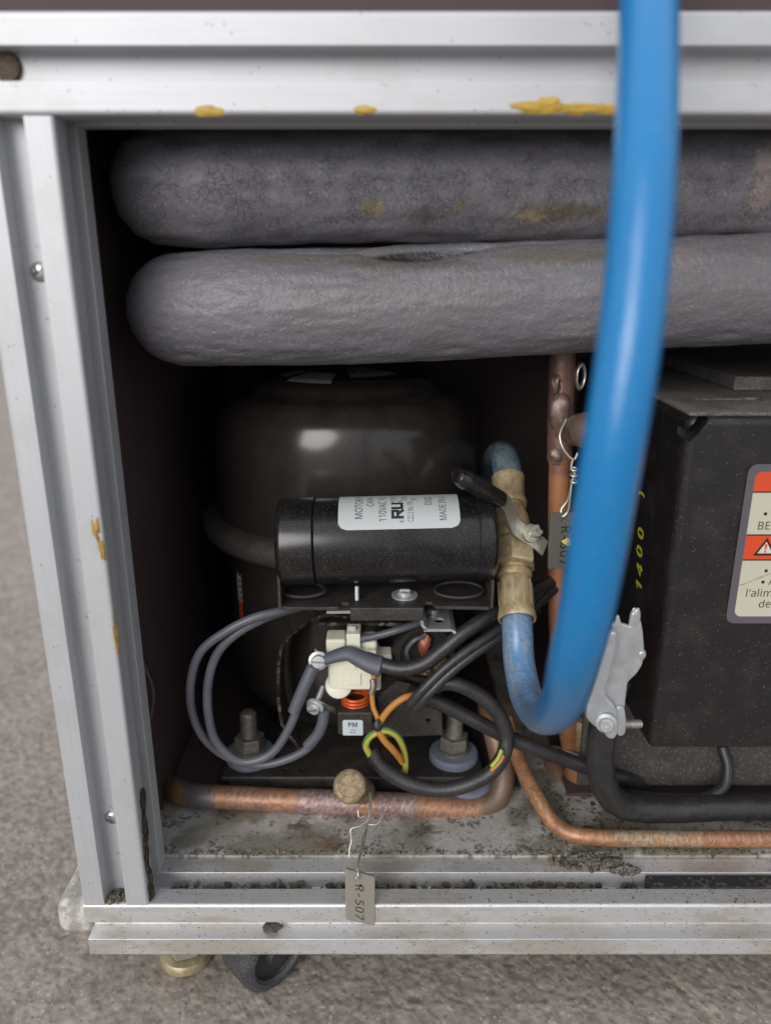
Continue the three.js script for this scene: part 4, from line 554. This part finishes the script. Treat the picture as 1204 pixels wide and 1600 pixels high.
// ---------- blue hose and ball valve ----------
const vA = P(807, 962, -0.045), vB = P(794, 757, -0.1);
{
  const blue = [0.009, 0.17, 0.42], dustC = [0.25, 0.245, 0.225];
  const col = (p, f) => { const here = sm(0.7, 0.86, f), n = nz(p, 22, 341), n2 = nz(p, 260, 343), n3 = nz(p, 120, 347); return mix(mix(blue, dustC, here * (0.38 + 0.5 * sm(0.4, 0.62, n + 0.1 * (n3 - 0.5))) * sm(0.1, 0.6, n2)), [0.2, 0.24, 0.28], 0.12 * sm(0.66, 0.74, n3)); };   // grainy dust lies on the lower bend
  const pts = [V(0.075, E + 0.165, -0.05), V(0.074, E + 0.155, 0.0), P(1014, -60, 0.048), P(1013, 0, 0.058), P(1011, 120, 0.074), P(1006, 260, 0.088), P(994, 430, 0.097), P(979, 560, 0.102), P(951, 734, 0.104), P(917, 945, 0.097), P(897, 1030, 0.087), P(880, 1092, 0.062), P(858, 1117, 0.03), P(838, 1113, 0.002), P(820, 1082, -0.022), P(810, 1030, -0.038), P(808, 990, -0.0445), vA.clone().addScaledVector(vB.clone().sub(vA).normalize(), 0.004)];
  single('gas_hose', tube(pts, 0.0072, { seg: 420, rad: 40, col, caps: false }), hoseDusty, 'long bright blue hose hanging before the cabinet and looping up into the valve', 'hose', 'blue hoses');
  const up = vB.clone().sub(vA).normalize();
  single('gas_hose', tube([vB.clone().addScaledVector(up, -0.004), vB.clone().addScaledVector(up, 0.006), vB.clone().add(V(0.0005, 0.0085, -0.017)), vB.clone().add(V(0.001, 0.0075, -0.034)), vB.clone().add(V(0.002, -0.005, -0.07)), vB.clone().add(V(0.004, -0.03, -0.11)), vB.clone().add(V(0.004, -0.06, ZB - vB.z))], 0.0076, { seg: 80, rad: 32, col: (p) => mix([0.06, 0.11, 0.16], [0.16, 0.19, 0.2], sm(0.35, 0.65, nz(p, 60, 345))) }), hoseDusty, 'short dusty blue hose leaving the back end of the brass valve', 'hose', 'blue hoses');

  const t = thing('ball_valve', 'tarnished brass ball valve with a black gripped lever, right of the capacitor', 'valve'), L = vA.distanceTo(vB);
  const put = (g) => along(g, vA, vB);
  const fer = mesh('ferrule', put(lathe([[0.0078, -0.0022], [0.0087, -0.0022], [0.009, -0.0012], [0.0084, 0.0022], [0.0081, 0.004], [0.0079, 0.017], [0.0074, 0.019], [0.0066, 0.0195], [0, 0.0195]], 48)), brass, t);
  const rg = []; for (let i = 0; i < 10; i++) rg.push(new THREE.BoxGeometry(0.0009, 0.0125, 0.0011).translate(0.0078, 0.0105, 0).rotateY(i / 10 * 6.283)); mesh('crimp_ridge', put(join(rg)), brass, fer);
  mesh('collar', put(lathe([[0, 0.0190], [0.0072, 0.0190], [0.0084, 0.0203], [0.0084, 0.0218], [0.0066, 0.0232], [0.0066, 0.026], [0, 0.026]], 40)), brass, t);
  mesh('hex_nut', put(hex(0.0112, 0.0145, 0.0016).translate(0, 0.0248, 0)), brass, t);
  mesh('body', put(lathe([[0, 0.038], [0.0085, 0.038], [0.0092, 0.041], [0.0095, 0.047], [0.0088, 0.053], [0.0072, 0.058], [0.0066, 0.0605], [0, 0.0605]], 40)), brass, t);
  mesh('ferrule', put(lathe([[0, 0.0595], [0.0082, 0.0595], [0.0086, 0.0612], [0.0086, 0.0625], [0.0079, 0.064], [0.008, L + 0.001], [0.0084, L + 0.002], [0.0084, L + 0.004], [0.0076, L + 0.0045]], 40)), brass, t);
  const lv = mesh('lever', strip(path([[850, 857, -0.0655], [838, 846, -0.0655], [818, 833, -0.065], [804, 822, -0.064], [797, 808, -0.063], [791, 790, -0.061], [786, 783, -0.059], [776, 779, -0.055], [764, 772, -0.052]]), V(0.35, 0.75, -0.35), 0.0074, 0.0019, 40), zincYellow, t);
  mesh('grip', tube(path([[780, 780, -0.0555], [764, 771, -0.052], [745, 760, -0.048], [728, 750, -0.0445], [714, 743, -0.042]]), (f) => 0.0049 + 0.0006 * f - 0.0012 * sm(0.85, 1, f), { seg: 40, rad: 28, flat: (a) => 1 - 0.18 * Math.abs(Math.sin(a)) }), capMat, lv);
  const s0 = P(829, 834, -0.065), sd = V(0.35, 0.55, 0.75).normalize();
  mesh('stem', along(lathe([[0, -0.012], [0.0042, -0.012], [0.0042, 0], [0, 0]], 24), s0, s0.clone().add(sd)), brassOld, t);
  const sc = mesh('screw', along(join([lathe([[0, 0], [0.0046, 0.0003], [0.0046, 0.0013], [0.004, 0.0015], [0.004, 0.0022], [0.0027, 0.0024], [0.0027, 0.005], [0, 0.005]], 32)]), s0, s0.clone().add(sd)), zincYellow, t);
  mesh('slot', along(join([new THREE.BoxGeometry(0.0016, 0.0012, 0.0058), new THREE.BoxGeometry(0.0058, 0.0012, 0.0016)]).translate(0, 0.0052, 0), s0, s0.clone().add(sd)), zincYellow, sc);
}

// ---------- control box ----------
const BX = 0.1238, BY1 = E - 0.0597, BY0 = E - 0.2187, BZ = -0.03;
{
  const t = thing('control_box', 'black steel control box with orange and white warning label, right of the hose', 'box');
  const body = rbox(0.43 - BX, BY1 - BY0, -0.22 + 0.0 - BZ < 0 ? BZ + 0.22 : 0.19, 0.0038, V((BX + 0.43) / 2, (BY0 + BY1) / 2, (BZ - 0.22) / 2), 6);
  const q = P(1072, 668, BZ), notch = new THREE.BoxGeometry(0.012, 0.0042, 0.014).rotateZ(0.95).translate(BX + 0.0035, BY1 - 0.0048, BZ - 0.004);
  const cutB = cut(body, notch); mesh('body', creased(boxUV(cutB), 0.45), boxMat, t);
  const top = (px, py) => { const p = P(px, py, 0), k = (BY1 - E) / (p.y - E); return V(p.x * k, BY1, DH - DH * k); };
  const a = top(1086, 628), b = top(1160, 622); const lid = span(BX + 0.001, 0.429, BY1 - 0.0004, BY1 + 0.0012, -0.2195, BZ - 0.0022, 0.0005);
  mesh('lid', creased(boxUV(cut(lid, new THREE.BoxGeometry(b.x - a.x, 0.02, 0.0042).translate((a.x + b.x) / 2, BY1, a.z), new THREE.CylinderGeometry(0.0042, 0.0042, 0.02, 20).translate(b.x, BY1, a.z - 0.001))), 0.45), boxTopMat, t);
  const d = top(1150, 617), e2 = top(1141, 560); mesh('lid_plate', span(d.x, 0.42, BY1 + 0.0013, BY1 + 0.008, -0.21, d.z - 0.004, 0.0008), boxTopMat, t);
  // warning label on the front face
  const z = BZ + 0.0006, X0 = 0.1508, X1 = 0.30, Y1 = P(1170, 725, z).y, Y0 = P(1130, 974, z).y, W = X1 - X0, H = Y1 - Y0, CW = 1490, CH = Math.round(1490 * H / W);
  const U = (px, py) => { const p = P(px, py, z); return [(p.x - X0) / W * CW, (Y1 - p.y) / H * CH]; }, S = CW / W;
  const map = canvasTex(CW, CH, (c) => {
    c.fillStyle = '#56535a'; c.fillRect(0, 0, CW, CH); const m = 0.0034 * S, yy = (py) => U(1190, py)[1]; c.save(); c.beginPath(); c.roundRect(m, m, CW - 2 * m, CH - 2 * m, 0.003 * S); c.clip();
    c.fillStyle = '#b9b6a4'; c.fillRect(0, 0, CW, CH); c.fillStyle = '#c9471f'; c.fillRect(0, 0, CW, yy(769)); c.fillRect(0, yy(836.5), CW, yy(875) - yy(836.5)); c.fillStyle = '#1b1614'; for (const y of [769, 836, 875]) c.fillRect(0, yy(y) - 3, CW, 6);
    c.fillStyle = '#1e1c1c'; const txt = (s, px, py, size, st = '') => { const [x, y] = U(px, py); c.font = `${st} ${size}px sans-serif`; c.fillText(s, x, y); }, dot = (px, py) => { const [x, y] = U(px, py); c.beginPath(); c.arc(x, y, 7.5, 0, 7); c.fill(); };
    dot(1195, 803); txt('C', 1202, 807, 46); txt('BEF', 1181, 827.5, 50); dot(1196, 892); dot(1191, 909.5); txt('A', 1199, 914, 50); txt("l'alim", 1162.5, 932.6, 50); txt('de', 1183, 949.5, 50);
    const tr = (k, f) => { const [x, y] = U(1195, 858); c.fillStyle = f; c.beginPath(); c.moveTo(x, y - 52 * k); c.lineTo(x + 50 * k, y + 30 * k); c.lineTo(x - 50 * k, y + 30 * k); c.closePath(); c.fill(); }; tr(1, '#1e1614'); tr(0.66, '#c8c4b4'); const [ex, ey] = U(1195, 858); c.fillStyle = '#c9471f'; c.beginPath(); c.moveTo(ex - 6, ey - 22); c.lineTo(ex + 6, ey - 22); c.lineTo(ex + 3, ey + 4); c.lineTo(ex - 3, ey + 4); c.fill(); c.beginPath(); c.arc(ex, ey + 12, 5, 0, 7); c.fill();
    c.strokeStyle = 'rgba(60,52,44,.4)'; for (let i = 0; i < 26; i++) { const [x, y] = U(1150 + i * 2.4, 917 - i * 0.9); c.lineWidth = 1 + 2 * hash(i, 2, 3); c.beginPath(); c.moveTo(x, y); c.lineTo(x + 12, y - 4 - 8 * hash(i, 4, 4)); c.stroke(); }
    seed = 31; for (let i = 0; i < 500; i++) { c.fillStyle = `rgba(70,62,50,${0.25 * rnd()})`; c.beginPath(); c.arc(rnd() * CW, rnd() * CH, 1 + 3 * rnd() ** 3, 0, 7); c.fill(); } c.restore();
  });
  const s = new THREE.Shape(roundPoly([[X0, Y0], [X1, Y0], [X1, Y1], [X0, Y1]], 0.0045, 8)), lg = new THREE.ShapeGeometry(s), pp = lg.attributes.position, uv = lg.attributes.uv; for (let i = 0; i < pp.count; i++) uv.setXY(i, (pp.getX(i) - X0) / W, (pp.getY(i) - Y0) / H); lg.translate(0, 0, z);
  mesh('warning_label', lg, std({ map, roughness: 0.4, clearcoat: 0.2, clearcoatRoughness: 0.3 }), t).userData.label = 'orange and white warning label with a black triangle';
  // yellow stencilled number on the left side
  const yz0 = -0.075, yz1 = -0.036, yA = E - 0.045, yB = E - 0.15, g = new THREE.PlaneGeometry(yz1 - yz0, 0.065); g.rotateY(-Math.PI / 2);
  const sideAt = (px, py) => { const a2 = (px - 602) / F, k = BX / a2, b2 = -(py - 800) / F; return V(BX, E + (-SP + b2 * CP) * k, DH + (-CP - b2 * SP) * k); };
  const glyphs = [[998, 914], [999, 889], [999, 861], [1001, 833], [1002, 772]], G = [['1', 0], ['4', 1], ['0', 2], ['0', 3], [')', 4]];
  for (const [ch, i] of G) { const [px, py] = glyphs[i], p = sideAt(px, py), gw = 0.0098, gl = 0.0072; const pl = new THREE.PlaneGeometry(gl, gw); pl.rotateZ(Math.PI / 2).rotateY(-Math.PI / 2); pl.translate(BX - 0.0003, p.y, p.z);
    const mk = (bg, fg) => canvasTex(64, 80, (c) => { c.fillStyle = bg; c.fillRect(0, 0, 64, 80); c.fillStyle = fg; c.font = 'bold 96px sans-serif'; c.textAlign = 'center'; c.fillText(ch, 32, 75); });
    const al = mk('#000', '#fff'); al.colorSpace = THREE.NoColorSpace; mesh('stencil_digit', pl, std({ color: rgb(0.4, 0.4, 0.025), alphaMap: al, alphaTest: 0.5, roughness: 0.6 }), t); }
  // base under the box
  const bt = thing('base_bracket', 'dusty black steel base bracket below the control box', 'bracket');
  mesh('front_plate', span(0.104, 0.43, YR + 0.0115, BY0 + 0.0002, -0.073, -0.07, 0.0006), std({ map: dusty([0.04, 0.037, 0.034], [0.11, 0.1, 0.085], 40, 0.25, 0.3, 351, 0.07), roughness: 0.8 }), bt); mesh('leg', span(0.13, 0.42, YR + 0.001, YR + 0.0262, -0.14, -0.1, 0.0006), blackMetal, bt); mesh('shelf', span(0.104, 0.43, BY0 - 0.004, BY0 - 0.0002, -0.21, -0.0731, 0.0006), blackMetal, bt);
}
{
  const t = thing('cable_clamp', 'shiny zinc strain relief clamp gripping the black conduit beside the control box', 'clamp'), C = (l) => roundPoly(l, 26, 5).map((v) => [880 + v.x / 5.717, 940 + v.y / 5.717]);
  mesh('plate', polyPx(C([[455, 200], [520, 215], [600, 240], [620, 110], [655, 105], [690, 250], [705, 430], [690, 560], [640, 640], [555, 720], [530, 960], [450, 950], [330, 860], [430, 420]]), -0.022, 0.0024, 0.0009), zinc, t);
  mesh('strap', polyPx(C([[440, 290], [456, 300], [452, 420], [400, 640], [352, 800], [360, 870], [440, 950], [462, 1040], [462, 1180], [436, 1218], [405, 1200], [380, 1150], [300, 1110], [228, 1040], [232, 940], [330, 650]]), -0.0175, 0.0034, 0.0014), zinc, t);
  mesh('spike', polyPx(C([[462, 210], [486, 120], [512, 215], [490, 240]]), -0.021, 0.0014, 0.0004), zinc, t);
  mesh('tail', polyPx(C([[472, 955], [532, 950], [550, 1080], [540, 1180], [505, 1200], [476, 1160], [480, 1050]]), -0.02, 0.0018, 0.0006), zinc, t);
  mesh('bead', join([lump(P(1001, 1023, -0.023), 0.002, 0.003, 0.0015, 0.1, 91), lump(P(992, 965, -0.023), 0.0022, 0.005, 0.0014, 0.15, 92)]), zinc, t);
  const q = P(946, 1129, -0.0165); mesh('screw', along(lathe([[0, 0], [0.0046, 0], [0.0046, 0.001], [0.0032, 0.0013], [0.0032, 0.0034], [0.0026, 0.004], [0.0014, 0.004], [0.0012, 0.003], [0, 0.003]], 28), q, q.clone().add(V(-0.2, 0.1, 1))), zinc, t);
  mesh('screw_end', along(thread(0.0021, 0.012, 0.0009), P(970, 1131, -0.026), P(996, 1131, -0.03)), steelOld, t);
  single('conduit', tube(path([[962, 1060, -0.032], [950, 1100, -0.029], [941, 1140, -0.028], [937, 1180, -0.03], [940, 1218, -0.034], [956, 1248, -0.04], [985, 1262, -0.045], [1040, 1265, -0.048], [1120, 1262, -0.05], [1204, 1262, -0.052], [1330, 1262, -0.054]]), 0.0066, { seg: 160, rad: 28, bump: (f, a) => 0.0003 * (vn(f * 40, a * 2, 64, 7) - 0.5) }), rubber, 'thick black conduit dropping from the clamp and running right along the floor sheet', 'conduit');
  cable('control_cable', [[1128, 1168, -0.068], [1136, 1200, -0.062], [1130, 1228, -0.057], [1105, 1245, -0.054], [1060, 1249, -0.053], [1010, 1246, -0.056], [985, 1240, -0.062], [960, 1232, -0.075]], 17, rubber, 'thin black cable curling out from below the control box', 'cable');
  const h = P(906, 588, -0.09); single('wire_ring', new THREE.TorusGeometry(0.0042, 0.0012, 10, 28).scale(0.6, 1.3, 1).rotateY(0.5).translate(h.x, h.y, h.z), bolt, 'small steel ring in the dark gap beside the upright copper pipe', 'ring');
}

{
  const q = (px, py) => { const p = P(px, py, 0), k = (YR + 0.0012 - E) / (p.y - E); return V(p.x * k, YR + 0.0013, DH - DH * k); };
  single('lint_clump', join([[925, 1338, 0.007, 0.0022], [950, 1349, 0.007, 0.0018], [972, 1360, 0.005, 0.002], [900, 1343, 0.004, 0.0012]].map(([x, y, a, b], i) => lump(q(x, y), a, 0.0014, b, 0.85, 500 + i, 5))), std({ map: tex(256, 256, (u, v) => mix([0.035, 0.032, 0.027], [0.2, 0.185, 0.16], sm(0.3, 0.75, fbm(u, v, 40, 3, 511))), 0.02), roughness: 1, bumpMap: T.grain, bumpScale: 0.0006 }), 'grey clump of lint and dirt straddling the edge of the bottom rail', 'lint');
  single('loose_strip', strip(path([[186, 945, -0.034], [205, 990, -0.034], [228, 1040, -0.033], [240, 1075, -0.033], [236, 1115, -0.033], [222, 1160, -0.034]]), V(0.3, 0, 1), 0.005, 0.0012, 40), rubber, 'loose black rubber strip bowing out from the left inner wall', 'strip');
}

// ---------- loose dirt ----------
{
  const geo = [lump(V(0, 0, 0), 1, 0.7, 1, 0.5, 13, 1)];
  const floorAt = (px, py) => { const p = P(px, py, 0), k = (YR + 0.0012 - E) / (p.y - E); return V(p.x * k, YR + 0.0012, DH - DH * k); };
  const spots = []; seed = 1234;
  for (let i = 0; i < 420; i++) { const x = rr(XI + 0.002, 0.24); spots.push([x, YR + 0.0014, -0.0312 - Math.abs(rr(-1, 1) * rr(0, 1)) * 0.004, rr(0.0002, 0.0008)]); }           // along the sheet's front edge
  for (let i = 0; i < 900; i++) { const px = 300 + 900 * rnd(), q = floorAt(px, rr(1285, 1338)); if (fbm(q.x * 9 + 3, q.z * 14 + 3, 16, 3, 401) > 0.56 || (px > 820 && rnd() < 0.5)) spots.push([q.x, q.y, q.z, rr(0.00012, 0.0005) * (rnd() < 0.06 ? 2.5 : 1)]); }
  for (let i = 0; i < 260; i++) { const q = floorAt(rr(840, 980), rr(1240, 1340)); spots.push([q.x, q.y, q.z, rr(0.0004, 0.0013)]); }
  for (let i = 0; i < 900; i++) { const x = rr(XI + 0.004, 0.24); spots.push([x, YR - 0.0088 + rr(0, 0.0035), rr(-0.0197, -0.0103), rr(0.0006, 0.0018)]); }                         // in the slot of the bottom rail
  for (let i = 0; i < 90; i++) { const x = rr(0.02, 0.22); spots.push([x, YR + 0.0002, rr(-0.0095, -0.001), rr(0.00015, 0.0005)]); }
  for (let i = 0; i < 70; i++) { const x = rr(0.08, 0.12); spots.push([x, YR + 0.0004, rr(-0.0285, -0.021), rr(0.0003, 0.0016)]); }
  for (let i = 0; i < 60; i++) spots.push([rr(-0.1285, -0.1195), YR + 0.0008, rr(-0.0085, -0.0005), rr(0.0003, 0.0011)]);                                                       // at the foot of the post slot
  const m4 = new THREE.Matrix4(), qn = new THREE.Quaternion(), eu = new THREE.Euler(), im = new THREE.InstancedMesh(geo[0], dirt, spots.length); im.name = 'loose_dirt'; im.castShadow = im.receiveShadow = true;
  spots.forEach(([x, y, z2, s], i) => { eu.set(rnd() * 6, rnd() * 6, rnd() * 6); m4.compose(V(x, y, z2), qn.setFromEuler(eu), V(s * rr(0.7, 1.4), s * rr(0.6, 1), s * rr(0.7, 1.4))); im.setMatrixAt(i, m4); const t = rr(0.5, 2.2); im.setColorAt(i, rgb(t, t * rr(0.9, 1), t * rr(0.75, 1))); });
  im.userData = { kind: 'stuff', label: 'dark crumbs of dirt on the floor sheet and bottom rail', category: 'dirt' }; scene.add(im);
}

renderer.render(scene, camera);
